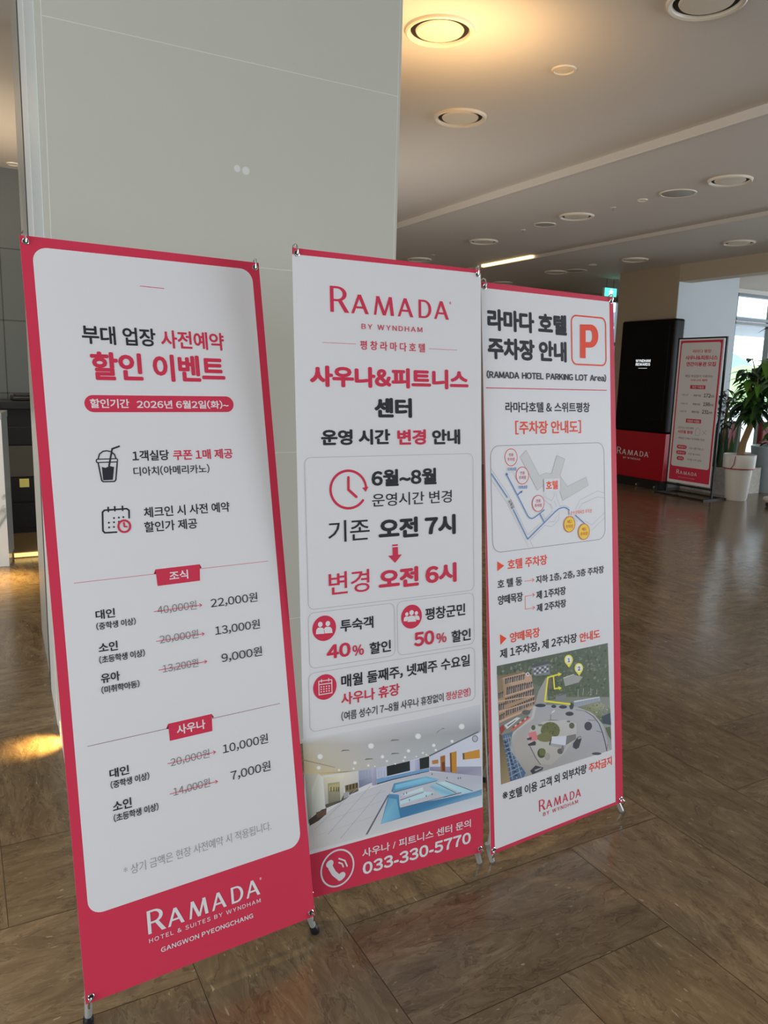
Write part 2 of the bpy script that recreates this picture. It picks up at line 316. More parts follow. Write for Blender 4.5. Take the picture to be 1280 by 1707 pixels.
# ------------------------------------------------------------------ printed artwork (millimetres on each sheet)
EVENT=[
["panel_print","R","white",23.8,199.9,577.7,1777.4,34,0],
["title_lettering","S","red",1.6,[[268.9,1705.4],[330.0,1704.1]],0],
["title_lettering","T","부대 업장","dark",2,118.7,1552.5,297.4,1598.7],
["title_lettering","T","사전예약","red",2,310.3,1550.3,479.2,1597.3],
["title_lettering","T","할인 이벤트","red",3,133.4,1464.1,474.7,1534.9],
["period_badge","R","red",111.5,1386.3,491.2,1428.1,99,0],
["period_badge","T","할인기간","white",2,124.0,1396.3,217.6,1419.1],
["period_badge","T","2026년 6월2일(화)~","white",2,235.7,1394.8,476.9,1417.1],
["coupon_lettering","T","1객실당","dark",2,214.1,1263.8,306.0,1290.6],
["coupon_lettering","T","쿠폰 1매 제공","red",2,316.0,1262.7,476.8,1289.1],
["coupon_lettering","T","디아치(아메리카노)","dark",1,213.7,1226.4,409.3,1250.3],
["booking_lettering","T","체크인 시 사전 예약","dark",1.5,230.3,1121.5,455.5,1148.3],
["booking_lettering","T","할인가 제공","dark",1.5,228.4,1085.1,364.1,1111.9],
["cup_icon","S","dark",3.2,[[131.3,1264.6],[136.4,1219.9],[139.5,1216.9],[166.0,1216.2],[169.6,1220.0],[176.6,1263.6]],0],
["cup_icon","R","dark",127.8,1263.9,177.5,1271.9,2.5,2.6],
["cup_icon","S","dark",3.0,[[132.0,1272.6],[136.2,1284.4],[145.5,1291.0],[154.4,1291.9],[164.2,1289.3],[171.4,1282.2],[173.9,1272.3]],0],
["cup_icon","S","dark",4.0,[[156.4,1255.1],[167.0,1296.2],[184.3,1302.1]],0],
["cup_icon","P","dark",[[139.1,1252.9],[147.7,1250.3],[156.9,1254.5],[167.8,1251.8],[162.4,1220.4],[139.8,1220.3]]],
["calendar_icon","S","dark",4.0,[[160.8,1092.3],[133.2,1093.0],[129.2,1097.9],[131.8,1143.2],[136.5,1147.5],[189.5,1147.8],[194.8,1143.4],[193.8,1124.9]],0],
["calendar_icon","S","dark",4.0,[[145.9,1153.7],[145.6,1144.0]],0],
["calendar_icon","S","dark",4.0,[[161.4,1154.3],[161.2,1144.6]],0],
["calendar_icon","S","dark",4.0,[[179.9,1154.3],[179.6,1144.4]],0],
["calendar_icon","E","dark",157.5,1127.1,2.2,2.3,0],
["calendar_icon","E","dark",169.2,1127.3,2.2,2.3,0],
["calendar_icon","E","dark",179.9,1127.7,2.2,2.3,0],
["calendar_icon","E","dark",144.5,1116.6,2.2,2.3,0],
["calendar_icon","E","dark",156.7,1116.8,2.2,2.3,0],
["calendar_icon","E","dark",168.4,1117.0,2.2,2.3,0],
["calendar_icon","E","dark",144.1,1105.2,2.2,2.3,0],
["calendar_icon","E","dark",155.7,1105.4,2.2,2.3,0],
["calendar_icon","E","red",180.3,1105.1,14.0,14.3,5],
["calendar_icon","S","red",4.0,[[179.9,1113.8],[180.3,1104.5],[185.8,1103.5]],0],
["breakfast_price_lettering","S","red",1.1,[[53.2,980.2],[551.9,980.2]],0],
["breakfast_price_lettering","P","darkred",[[242.0,980.5],[247.2,991.3],[248.8,978.6]]],
["breakfast_price_lettering","P","darkred",[[361.4,992.0],[365.7,982.0],[361.0,981.4]]],
["breakfast_price_lettering","P","red",[[247.2,991.3],[361.4,992.0],[358.3,949.9],[249.0,949.4]]],
["breakfast_price_lettering","T","조식","white",2,280.3,959.0,328.9,982.0],
["breakfast_price_lettering","T","대인","dark",2,95.7,886.7,140.9,909.5],
["breakfast_price_lettering","T","(중학생 이상)","dark",1.7,95.2,861.5,188.3,879.6],
["breakfast_price_lettering","T","40,000원","grey",0,243.2,877.1,343.8,900.8],
["breakfast_price_lettering","S","red",1.5,[[234.0,887.0],[357.4,887.0]],0],
["breakfast_price_lettering","S","red",1.5,[[351.4,891.5],[357.4,887.0],[351.4,882.5]],0],
["breakfast_price_lettering","T","22,000원","dark",0.4,381.7,874.6,511.8,901.0],
["breakfast_price_lettering","T","소인","dark",2,95.9,807.1,140.9,830.3],
["breakfast_price_lettering","T","(초등학생 이상)","dark",1.7,95.2,780.4,203.5,799.5],
["breakfast_price_lettering","T","20,000원","grey",0,242.8,803.6,341.9,826.8],
["breakfast_price_lettering","S","red",1.5,[[233.5,812.8],[357.2,812.8]],0],
["breakfast_price_lettering","S","red",1.5,[[351.2,817.3],[357.2,812.8],[351.2,808.3]],0],
["breakfast_price_lettering","T","13,000원","dark",0.4,387.0,802.0,512.0,828.4],
["breakfast_price_lettering","T","유아","dark",2,95.2,733.7,139.9,757.0],
["breakfast_price_lettering","T","(미취학아동)","dark",1.7,94.3,708.1,184.3,726.8],
["breakfast_price_lettering","T","13,200원","grey",0,243.9,730.7,335.5,753.2],
["breakfast_price_lettering","S","red",1.5,[[232.9,741.0],[357.7,741.0]],0],
["breakfast_price_lettering","S","red",1.5,[[351.7,745.5],[357.7,741.0],[351.7,736.5]],0],
["breakfast_price_lettering","T","9,000원","dark",0.4,398.1,729.0,511.5,755.5],
["sauna_price_lettering","S","darkred",1.1,[[52.4,592.9],[551.2,592.9]],0],
["sauna_price_lettering","P","darkred",[[239.6,592.0],[246.1,604.1],[247.7,591.3]]],
["sauna_price_lettering","P","darkred",[[359.0,605.0],[364.5,595.5],[359.8,594.3]]],
["sauna_price_lettering","P","red",[[246.1,604.1],[359.0,605.0],[357.4,561.3],[246.8,561.2]]],
["sauna_price_lettering","T","사우나","white",2,266.0,571.4,340.4,595.7],
["sauna_price_lettering","T","20,000원","grey",0,243.9,495.4,344.5,518.6],
["sauna_price_lettering","S","red",1.5,[[235.9,506.3],[360.8,506.3]],0],
["sauna_price_lettering","S","red",1.5,[[354.8,510.8],[360.8,506.3],[354.8,501.8]],0],
["sauna_price_lettering","T","10,000원","dark",0.4,380.5,494.8,507.4,521.8],
["sauna_price_lettering","T","대인","dark",2,96.6,505.0,142.4,527.4],
["sauna_price_lettering","T","(중학생 이상)","dark",1.7,97.1,479.6,189.1,498.8],
["sauna_price_lettering","T","7,000원","dark",0.4,395.8,421.0,507.9,448.6],
["sauna_price_lettering","T","14,000원","grey",0,244.6,421.7,339.3,445.1],
["sauna_price_lettering","S","red",1.5,[[235.0,430.9],[359.2,430.9]],0],
["sauna_price_lettering","S","red",1.5,[[353.2,435.4],[359.2,430.9],[353.2,426.4]],0],
["sauna_price_lettering","T","소인","dark",2,97.6,424.4,142.0,449.1],
["sauna_price_lettering","T","(초등학생 이상)","dark",1.7,97.6,399.3,204.7,419.0],
["footnote_lettering","T","* 상기 금액은 현장 사전예약 시 적용됩니다.","lightgrey",-0.1,110.5,265.5,495.5,289.5],
["logo_lettering","L","white",155.0,109.4,447.5,165.4,1],
["logo_lettering","T","HOTEL & SUITES BY WYNDHAM","white",1,155.4,88.1,448.2,98.5],
["logo_lettering","T","GANGWON PYEONGCHANG","white",2,181.7,55.7,423.9,67.5]]
SAUNA=[
["top_border_print","P","red",[[0.2,1787.9],[597.4,1787.9],[597.5,1798.2],[0.3,1804.7]]],
["bottom_band_print","P","red",[[-9.8,6.8],[588.2,-11.7],[589.0,136.0],[-9.0,136.0]]],
["logo_lettering","L","red",105.4,1645.0,481.2,1714.6,1],
["logo_lettering","T","BY WYNDHAM","red",1,198.0,1604.1,392.6,1618.4],
["hotel_name_lettering","T","평 창 라 마 다 호 텔","red",1.5,192.9,1547.4,401.2,1572.7],
["hotel_name_lettering","S","red",1.1,[[79.8,1562.0],[179.8,1562.0]],0],
["hotel_name_lettering","S","red",1.1,[[413.7,1558.6],[510.5,1558.6]],0],
["title_lettering","T","사우나&피트니스","red",4,40.6,1442.6,549.7,1500.4],
["title_lettering","T","센터","dark",4,233.1,1358.8,354.5,1415.4],
["subtitle_lettering","T","운영 시간","dark",3.5,68.5,1283.6,282.1,1327.3],
["subtitle_lettering","T","변경","red",3.5,304.8,1281.3,400.1,1325.9],
["subtitle_lettering","T","안내","dark",3.5,420.5,1280.4,518.3,1325.6],
["hours_lettering","R","line",18.4,833.8,562.9,1251.9,18,1.1],
["hours_lettering","T","6월~8월","dark",3.5,219.7,1164.2,434.2,1212.9],
["hours_lettering","T","운영시간 변경","dark",0.5,220.0,1107.4,486.2,1145.0],
["hours_lettering","T","기존","dark",0.4,83.0,1014.6,210.6,1075.3],
["hours_lettering","T","오전 7시","dark",4,239.0,1011.5,499.1,1072.4],
["hours_lettering","T","변경","red",0.6,80.7,867.2,206.4,931.5],
["hours_lettering","T","오전 6시","red",4,235.9,866.0,500.1,926.1],
["hours_lettering","P","red",[[282.1,995.2],[300.3,995.2],[300.2,990.6],[282.0,990.6]]],
["hours_lettering","P","red",[[282.9,987.2],[300.2,987.3],[300.8,964.4],[312.9,964.4],[290.4,941.5],[268.4,963.8],[283.0,964.0]]],
["clock_icon","S","red",7.0,[[202.3,1162.7],[201.2,1170.0],[199.1,1177.2],[196.0,1184.0],[191.9,1190.3],[186.9,1196.1],[181.2,1201.1],[174.8,1205.3],[167.9,1208.6],[160.6,1211.0],[153.1,1212.4],[145.5,1212.8],[138.0,1212.1],[130.6,1210.4],[123.6,1207.8],[117.0,1204.3],[111.1,1199.9],[105.8,1194.8],[101.4,1189.0],[97.8,1182.7],[95.2,1175.9],[93.6,1168.9],[93.0,1161.7],[93.5,1154.4],[95.0,1147.3],[97.5,1140.4],[100.9,1133.9],[105.3,1127.8],[110.5,1122.4],[116.4,1117.7],[122.9,1113.9],[129.9,1110.9],[137.2,1108.8],[144.8,1107.8],[152.5,1107.8],[160.0,1108.8],[167.4,1110.8],[174.3,1113.8],[180.8,1117.7],[186.6,1122.5],[191.6,1128.0]],0],
["clock_icon","P","red",[[190.0,1163.5],[209.1,1165.9],[200.7,1151.3]]],
["clock_icon","S","red",7.5,[[147.9,1194.1],[147.1,1159.9],[171.1,1138.7]],0],
["discount_lettering","R","line",17.1,668.5,285.1,824.5,18,1.1],
["discount_lettering","R","line",294.3,666.3,561.6,826.2,18,1.1],
["discount_lettering","T","투숙객","dark",2,112.3,759.3,216.6,794.4],
["discount_lettering","T","평창군민","dark",2,388.9,759.3,530.0,796.8],
["discount_lettering","T","40","red",3.5,69.2,687.1,142.8,728.1],
["discount_lettering","T","%","red",2,148.5,685.4,184.2,716.4],
["discount_lettering","T","할인","dark",2,202.4,682.7,271.8,717.6],
["discount_lettering","T","50","red",3.5,349.4,684.8,418.8,728.2],
["discount_lettering","T","%","red",2,425.8,685.1,461.3,715.8],
["discount_lettering","T","할인","dark",2,479.7,679.9,548.9,716.8],
["guest_icon","E","red",64.0,777.0,35.7,35.8,0],
["guest_icon","E","white",52.3,789.4,6.9,7.4,0],
["guest_icon","P","white",[[38.6,763.2],[39.9,775.3],[44.7,780.4],[52.1,780.7],[59.4,778.9],[64.4,773.1],[65.5,761.5]]],
["guest_icon","E","white",75.1,788.8,7.0,7.4,0],
["guest_icon","P","white",[[61.3,762.5],[62.6,774.6],[67.4,779.7],[74.9,780.1],[82.3,778.3],[87.3,772.4],[88.4,760.8]]],
["guest_icon","S","red",1.5,[[63.0,773.2],[64.6,761.6]],0],
["guest_icon","E","red",342.2,776.9,34.9,35.6,0],
["guest_icon","E","white",326.3,786.2,5.6,5.6,0],
["guest_icon","P","white",[[315.4,766.2],[316.4,775.4],[320.2,779.3],[326.1,779.6],[332.1,778.2],[336.1,773.7],[337.1,764.9]]],
["guest_icon","E","white",358.6,785.7,5.7,5.7,0],
["guest_icon","P","white",[[347.7,765.6],[348.6,774.8],[352.4,778.7],[358.5,779.0],[364.5,777.6],[368.6,773.1],[369.6,764.3]]],
["guest_icon","S","red",2.0,[[332.9,778.0],[327.4,763.9]],0],
["guest_icon","S","red",2.0,[[352.7,777.5],[357.7,763.9]],0],
["guest_icon","E","white",342.4,788.9,7.4,7.5,0],
["guest_icon","P","white",[[328.1,762.5],[329.3,774.7],[334.4,779.8],[342.3,780.2],[350.2,778.3],[355.6,772.4],[356.9,760.8]]],
["closing_day_lettering","R","line",13.3,488.6,563.5,655.5,18,1.1],
["closing_day_lettering","T","매월 둘째주, 넷째주 수요일","dark",2,111.4,597.7,545.2,635.7],
["closing_day_lettering","T","사우나 휴장","red",2,110.0,548.0,298.4,584.0],
["closing_day_lettering","T","(여름 성수기 7~8월 사우나 휴장없이","dark",1,109.4,502.2,448.8,530.3],
["closing_day_lettering","T","정상운영)","red",1,457.3,502.8,547.0,530.7],
["date_icon","E","red",61.4,610.0,35.5,36.2,0],
["date_icon","S","white",2.5,[[43.2,629.3],[82.6,627.9],[82.5,590.1],[43.1,590.4]],1],
["date_icon","S","white",2.5,[[43.0,619.6],[82.3,618.2]],0],
["date_icon","S","white",2.5,[[51.7,634.1],[51.5,624.4]],0],
["date_icon","S","white",2.5,[[73.3,633.8],[73.0,624.1]],0],
["date_icon","E","white",50.2,611.8,2.1,2.0,0],
["date_icon","E","white",58.1,611.5,2.1,2.0,0],
["date_icon","E","white",66.1,611.3,2.1,2.0,0],
["date_icon","E","white",74.1,611.0,2.1,2.0,0],
["date_icon","E","white",50.0,605.0,2.1,2.0,0],
["date_icon","E","white",58.0,604.7,2.1,2.0,0],
["date_icon","E","white",65.9,604.4,2.1,2.0,0],
["date_icon","E","white",73.9,604.1,2.1,2.0,0],
["date_icon","E","white",49.8,598.1,2.1,2.0,0],
["date_icon","E","white",57.8,597.8,2.1,2.0,0],
["date_icon","E","white",65.7,597.6,2.1,2.0,0],
["date_icon","E","white",73.7,597.3,2.1,2.0,0],
["contact_lettering","T","사우나 / 피트니스 센터 문의","white",1.2,165.2,82.4,543.3,108.2],
["contact_lettering","T","033-330-5770","white",3,165.6,29.9,542.7,67.2],
["phone_icon","E","white",86.0,73.4,50.8,53.5,5],
["phone_icon","S","white",15.0,[[63.2,93.0],[64.6,80.5],[74.2,61.5],[86.6,47.8],[95.9,44.4]],0],
["phone_icon","S","white",20.0,[[60.6,91.7],[64.1,94.0]],0],
["phone_icon","S","white",20.0,[[93.4,43.5],[100.3,48.1]],0],
["phone_icon","S","white",4.5,[[90.7,88.8],[100.4,82.9],[104.0,72.9]],0],
["phone_icon","S","white",4.5,[[91.0,100.9],[109.1,89.9],[116.0,71.6]],0]]
PARKING=[
["panel_print","Q","white",6.1,12.6,571.9,1781.5],
["title_lettering","T","라마다 호텔","dark",4,27.8,1655.3,366.6,1721.8],
["title_lettering","T","주차장 안내","dark",4,26.5,1568.5,363.5,1635.6],
["title_lettering","R","orange",387.7,1564.3,551.3,1724.3,22,5],
["title_lettering","P","orange",[[427.6,1696.4],[454.1,1697.6],[451.7,1585.7],[425.2,1585.5]]],
["title_lettering","P","orange",[[448.9,1697.3],[478.0,1699.0],[474.7,1679.4],[448.5,1677.9]]],
["title_lettering","P","orange",[[478.0,1699.0],[487.6,1698.2],[477.7,1678.9],[474.7,1679.4]]],
["title_lettering","P","orange",[[487.6,1698.2],[496.4,1694.9],[480.5,1677.1],[477.7,1678.9]]],
["title_lettering","P","orange",[[496.4,1694.9],[504.0,1689.2],[482.9,1674.1],[480.5,1677.1]]],
["title_lettering","P","orange",[[504.0,1689.2],[509.8,1681.5],[484.7,1670.2],[482.9,1674.1]]],
["title_lettering","P","orange",[[509.8,1681.5],[513.4,1672.4],[485.7,1665.6],[484.7,1670.2]]],
["title_lettering","P","orange",[[513.4,1672.4],[514.4,1662.4],[486.0,1660.5],[485.7,1665.6]]],
["title_lettering","P","orange",[[514.4,1662.4],[513.0,1652.3],[485.5,1655.5],[486.0,1660.5]]],
["title_lettering","P","orange",[[513.0,1652.3],[509.0,1642.7],[484.3,1650.7],[485.5,1655.5]]],
["title_lettering","P","orange",[[509.0,1642.7],[502.9,1634.4],[482.3,1646.6],[484.3,1650.7]]],
["title_lettering","P","orange",[[502.9,1634.4],[495.1,1627.9],[479.8,1643.4],[482.3,1646.6]]],
["title_lettering","P","orange",[[495.1,1627.9],[486.0,1623.7],[476.9,1641.3],[479.8,1643.4]]],
["title_lettering","P","orange",[[486.0,1623.7],[476.4,1621.9],[473.9,1640.5],[476.9,1641.3]]],
["title_lettering","P","orange",[[476.4,1621.9],[447.3,1620.7],[447.7,1639.2],[473.9,1640.5]]],
["title_lettering","T","(RAMADA HOTEL PARKING LOT Area)","dark",2.6,19.8,1508.5,550.5,1534.4],
["title_lettering","S","red",2.6,[[14.9,1480.4],[552.4,1480.4]],0],
["map_title_lettering","T","라마다호텔 & 스위트평창","dark",2,92.3,1405.2,469.0,1438.5],
["map_title_lettering","T","[주차장 안내도]","orange",2,132.0,1335.7,425.4,1379.4],
["map_print","R","dark",27.2,968.4,535.5,1302.0,34,1.1],
["map_print","P","mapgrey",[[175.2,1285.2],[230.6,1201.5],[257.0,1208.7],[285.6,1205.9],[310.2,1264.4],[347.3,1251.2],[323.4,1196.7],[356.6,1160.1],[445.7,1186.9],[455.6,1158.3],[334.1,1114.4],[317.8,1153.0],[245.0,1168.2],[220.7,1154.4],[149.4,1264.0]]],
["map_print","S","line",0.9,[[175.2,1285.2],[230.6,1201.5],[257.0,1208.7],[285.6,1205.9],[310.2,1264.4],[347.3,1251.2],[323.4,1196.7],[356.6,1160.1],[445.7,1186.9],[455.6,1158.3],[334.1,1114.4],[317.8,1153.0]],0],
["map_print","S","line",0.9,[[245.0,1168.2],[220.7,1154.4],[149.4,1264.0],[175.2,1285.2]],0],
["map_print","S","line",0.8,[[27.5,1232.3],[92.4,1152.8],[112.0,1120.4],[173.9,1013.0],[235.3,1049.7]],0],
["map_print","S","line",0.8,[[26.5,1200.9],[89.4,1121.8],[177.9,971.1]],0],
["map_print","S","line",0.8,[[197.6,970.2],[184.1,994.6],[250.3,1037.3],[283.4,1031.4],[313.0,1050.3],[316.9,1077.9]],0],
["map_print","S","line",0.8,[[255.3,1143.5],[257.1,1127.3],[283.3,1116.9],[294.8,1131.5],[295.2,1144.5]],0],
["map_print","S","line",0.8,[[246.5,1144.0],[250.3,1121.2],[276.3,1103.4],[285.6,1083.3],[253.1,1058.1],[242.6,1076.6]],0],
["map_print","S","line",0.8,[[303.1,1140.8],[308.0,1121.0],[321.8,1093.9],[330.0,1096.7],[343.7,1096.4],[366.3,1086.0]],0],
["map_print","S","line",0.8,[[391.7,1081.0],[413.4,1110.5],[499.9,1136.4],[534.0,1127.7]],0],
["map_print","S","line",0.8,[[405.7,1078.3],[424.9,1097.8],[499.5,1117.1],[533.6,1110.6]],0],
["map_print","S","line",0.8,[[532.7,1059.4],[468.6,1021.6],[435.5,1039.3]],0],
["map_print","S","line",0.8,[[534.8,1042.8],[468.2,1003.0]],0],
["map_print","S","line",0.8,[[356.8,1071.8],[402.4,1038.5]],0],
["map_print","S","line",0.8,[[100.4,1217.6],[119.0,1218.4],[128.6,1193.0]],0],
["map_print","S","line",0.8,[[266.0,1047.4],[292.7,1046.9],[304.4,1065.7]],0],
["map_print","S","line",0.8,[[276.5,1108.3],[289.3,1089.6]],0],
["map_print","S","line",0.8,[[294.4,1115.3],[305.1,1095.0]],0],
["map_print","S","paleblue",5.0,[[27.9,1217.6],[91.9,1138.8]],0],
["map_print","S","paleblue",5.0,[[115.4,1098.2],[173.5,999.3],[248.4,1047.1],[298.0,1079.2],[316.2,1088.4],[336.7,1091.3],[350.3,1088.1],[363.9,1079.6]],0],
["map_print","S","paleblue",5.0,[[391.3,1061.0],[435.2,1029.3]],0],
["map_print","S","paleblue",5.0,[[90.0,1211.8],[133.4,1144.2],[175.7,1075.0],[184.0,1067.4],[194.6,1064.1],[205.4,1067.1],[227.3,1077.7],[249.5,1089.1]],0],
["map_print","S","paleblue",5.0,[[229.5,1077.6],[248.4,1047.1]],0],
["map_print","S","paleblue",5.0,[[133.4,1144.2],[150.4,1153.2]],0],
["map_print","S","blue",2.4,[[27.9,1217.6],[91.9,1138.8]],0],
["map_print","S","blue",2.4,[[115.4,1098.2],[173.5,999.3],[248.4,1047.1],[298.0,1079.2],[316.2,1088.4],[336.7,1091.3],[350.3,1088.1],[363.9,1079.6]],0],
["map_print","S","blue",2.4,[[391.3,1061.0],[435.2,1029.3]],0],
["map_print","S","blue",2.4,[[90.0,1211.8],[133.4,1144.2],[175.7,1075.0],[184.0,1067.4],[194.6,1064.1],[205.4,1067.1],[227.3,1077.7],[249.5,1089.1]],0],
["map_print","S","blue",2.4,[[229.5,1077.6],[248.4,1047.1]],0],
["map_print","S","blue",2.4,[[133.4,1144.2],[150.4,1153.2]],0],
["map_print","P","blue",[[85.1,1208.4],[89.8,1217.4],[97.0,1210.9]]],
["map_print","P","blue",[[144.1,1154.5],[156.0,1157.0],[151.5,1148.8]]],
["map_lettering","E","white",111.3,1264.6,25.5,26.6,0],
["map_lettering","E","orange",111.3,1264.6,25.5,26.6,2.4],
["map_lettering","T","전용","red",1.2,101.7,1267.4,121.2,1277.9],
["map_lettering","T","주차장","red",1.2,95.5,1252.6,126.6,1263.7],
["map_lettering","E","white",156.9,1205.1,26.0,27.0,0],
["map_lettering","E","orange",156.9,1205.1,26.0,27.0,2.4],
["map_lettering","T","전용","red",1.2,147.1,1208.0,167.1,1218.6],
["map_lettering","T","주차장","red",1.2,140.8,1192.9,172.6,1204.2],
["map_lettering","E","white",222.6,1111.7,25.5,26.2,0],
["map_lettering","E","orange",222.6,1111.7,25.5,26.2,2.4],
["map_lettering","T","전용","red",1.2,212.5,1114.6,233.1,1125.5],
["map_lettering","T","주차장","red",1.2,206.0,1099.3,238.8,1110.7],
["map_lettering","E","yellow",361.9,1032.7,25.3,26.1,0],
["map_lettering","E","orange",361.9,1032.7,25.3,26.1,2.4],
["map_lettering","T","제2","orange",1.2,351.1,1035.7,373.0,1046.9],
["map_lettering","T","주차장","orange",1.2,344.3,1019.8,379.1,1031.7],
["map_lettering","E","yellow",429.9,1002.1,26.0,26.5,0],
["map_lettering","E","orange",429.9,1002.1,26.0,26.5,2.4],
["map_lettering","T","제1","orange",1.2,418.8,1005.1,441.4,1016.5],
["map_lettering","T","주차장","orange",1.2,411.8,989.0,447.7,1001.0],
["map_lettering","T","지하3층","blue",1.5,92.5,1221.8,130.7,1232.6],
["map_lettering","T","지하2층","blue",1.5,137.4,1162.4,176.0,1173.3],
["map_lettering","P","white",[[249.0,1189.5],[320.9,1188.7],[321.2,1146.3],[249.3,1147.7]]],
["map_lettering","T","호텔","orange",3,256.4,1153.7,311.0,1182.4],
["map_lettering","TR","오목길","dark",1.5,92.8,1127.8,14.0,-27.1,13.4],
["map_lettering","P","white",[[361.6,1079.7],[472.1,1078.9],[473.2,1061.9],[362.6,1063.1]]],
["map_lettering","T","순수양떼목장 주차장","orange",1.5,365.5,1063.9,468.5,1077.2],
["hotel_parking_lettering","P","orange",[[44.6,940.2],[43.6,909.4],[72.7,923.6]]],
["hotel_parking_lettering","T","호텔 주차장","orange",2,86.5,908.0,258.4,941.2],
["hotel_parking_lettering","T","호 텔 동","dark",2,42.8,852.9,146.9,881.3],
["hotel_parking_lettering","S","orange",1.5,[[156.7,863.7],[198.7,863.7]],0],
["hotel_parking_lettering","S","orange",1.5,[[189.7,869.7],[198.7,863.7],[189.7,857.7]],0],
["hotel_parking_lettering","T","지하 1층, 2층, 3층 주차장","dark",2,206.5,848.6,527.0,875.6],
["hotel_parking_lettering","T","양떼목장","dark",2,43.0,800.6,148.1,831.0],
["hotel_parking_lettering","S","orange",1.5,[[158.0,814.6],[199.0,814.6]],0],
["hotel_parking_lettering","S","orange",1.5,[[190.0,820.6],[199.0,814.6],[190.0,808.6]],0],
["hotel_parking_lettering","S","orange",1.5,[[157.9,772.5],[198.9,772.5]],0],
["hotel_parking_lettering","S","orange",1.5,[[189.9,778.5],[198.9,772.5],[189.9,766.5]],0],
["hotel_parking_lettering","S","orange",1.5,[[158.0,814.3],[157.9,772.4]],0],
["hotel_parking_lettering","T","제 1주차장","dark",2,206.7,797.3,340.7,825.6],
["hotel_parking_lettering","T","제 2주차장","dark",2,207.2,755.0,341.4,782.6],
["ranch_parking_lettering","P","orange",[[48.4,707.3],[49.2,673.0],[75.6,689.7]]],
["ranch_parking_lettering","T","양떼목장","orange",2,89.3,672.3,219.5,705.1],
["ranch_parking_lettering","T","제 1주차장, 제 2주차장","dark",2,46.2,625.8,390.0,658.9],
["ranch_parking_lettering","T","안내도","orange",2,402.8,622.5,503.1,655.0],
["notice_lettering","T","※","dark",0.8,43.1,168.3,65.0,191.0],
["notice_lettering","T","호텔 이용 고객 외 외부차량","dark",2,69.8,157.4,426.5,190.8],
["notice_lettering","T","주차금지","orange",2,437.6,154.2,554.6,187.4],
["logo_lettering","L","red",200.0,82.4,395.9,121.2,0],
["logo_lettering","T","BY WYNDHAM","red",1,218.1,61.6,381.7,74.8]]
POSTER=[
["poster_print","R","red",21.7,210.0,712.4,2163.7,4,0],
["poster_print","R","white",42.2,407.1,685.8,2134.9,34,0],
["poster_lettering","T","라마다 평창","red",1.5,237.6,1992.6,542.4,2038.1],
["poster_lettering","T","사우나&피트니스","red",3,124.4,1898.5,654.5,1960.8],
["poster_lettering","T","연간이용권 모집","red",3,147.4,1812.2,633.3,1873.1],
["poster_lettering","T","매일 부담없이 이용하는","grey",1,149.4,1660.1,609.0,1696.8],
["poster_lettering","T","사우나의 혜택","red",1.5,242.3,1606.5,520.3,1639.0],
["poster_lettering","R","red",251.7,1503.0,502.8,1554.8,3,0],
["poster_lettering","T","연간 이용권","white",1.5,284.3,1511.8,474.9,1545.6],
["poster_lettering","T","172","dark",2,490.7,1394.3,599.0,1445.0],
["poster_lettering","T","만원","dark",1,601.0,1397.2,657.1,1426.3],
["poster_lettering","T","이용기간","grey",0.5,116.7,1404.8,233.9,1430.9],
["poster_lettering","T","회원가입","dark",1,319.2,1400.7,439.3,1427.7],
["poster_lettering","T","198","dark",2,493.4,1275.7,601.8,1326.6],
["poster_lettering","T","만원","dark",1,603.8,1279.4,660.0,1308.6],
["poster_lettering","T","이용기간","grey",0.5,118.7,1282.6,236.1,1308.8],
["poster_lettering","T","회원가입","dark",1,321.5,1280.5,441.8,1307.6],
["poster_lettering","T","231","dark",2,486.2,1170.9,595.0,1222.0],
["poster_lettering","T","만원","dark",1,596.9,1175.4,653.3,1204.7],
["poster_lettering","T","이용기간","grey",0.5,110.4,1174.7,228.2,1201.0],
["poster_lettering","T","회원가입","dark",1,313.9,1174.3,434.5,1201.5],
["poster_lettering","R","red",232.5,1033.7,487.0,1087.8,3,0],
["poster_lettering","T","회원권 이벤트","white",1.5,257.4,1039.9,463.3,1075.7],
["poster_lettering","T","2인이상 사전 예약","grey",0.5,107.5,941.3,375.5,974.7],
["poster_lettering","T","사은품 증정","red",2.5,107.0,878.4,363.0,923.2],
["poster_lettering","S","grey",3.0,[[413.0,951.9],[411.0,869.7],[480.3,868.3],[487.9,943.6],[442.9,978.5],[413.0,951.9]],0],
["poster_lettering","S","grey",3.0,[[528.0,878.7],[592.9,944.4],[560.3,948.8]],0],
["poster_lettering","S","grey",3.0,[[520.9,939.2],[591.2,890.4]],0],
["poster_lettering","T","회원권 구매시 추가혜택 증정","grey",0.5,131.4,797.9,569.8,826.0],
["poster_lettering","R","red",116.9,659.8,287.4,712.5,99,0],
["poster_lettering","T","예약문의","white",1.2,141.2,671.6,265.4,699.5],
["poster_lettering","T","사우나센터 데스크","grey",0.5,325.2,665.9,568.9,696.2],
["poster_lettering","R","red",115.6,579.8,286.3,632.5,99,0],
["poster_lettering","T","운영시간","white",1.2,139.9,591.6,264.3,619.5],
["poster_lettering","T","오전 육시부터","grey",0.5,324.2,585.3,526.3,615.7],
["poster_lettering","R","red",133.4,497.6,256.7,550.5,99,0],
["poster_lettering","T","위치","white",1.2,157.7,509.5,234.6,537.4],
["poster_lettering","T","지하층 사우나센터","grey",0.5,318.4,506.4,554.8,536.8],
["poster_lettering","L","white",150.0,300.1,499.9,362.2,0],
["poster_lettering","T","HOTEL & SUITES BY WYNDHAM","white",0.5,187.4,250.5,468.9,261.9]]
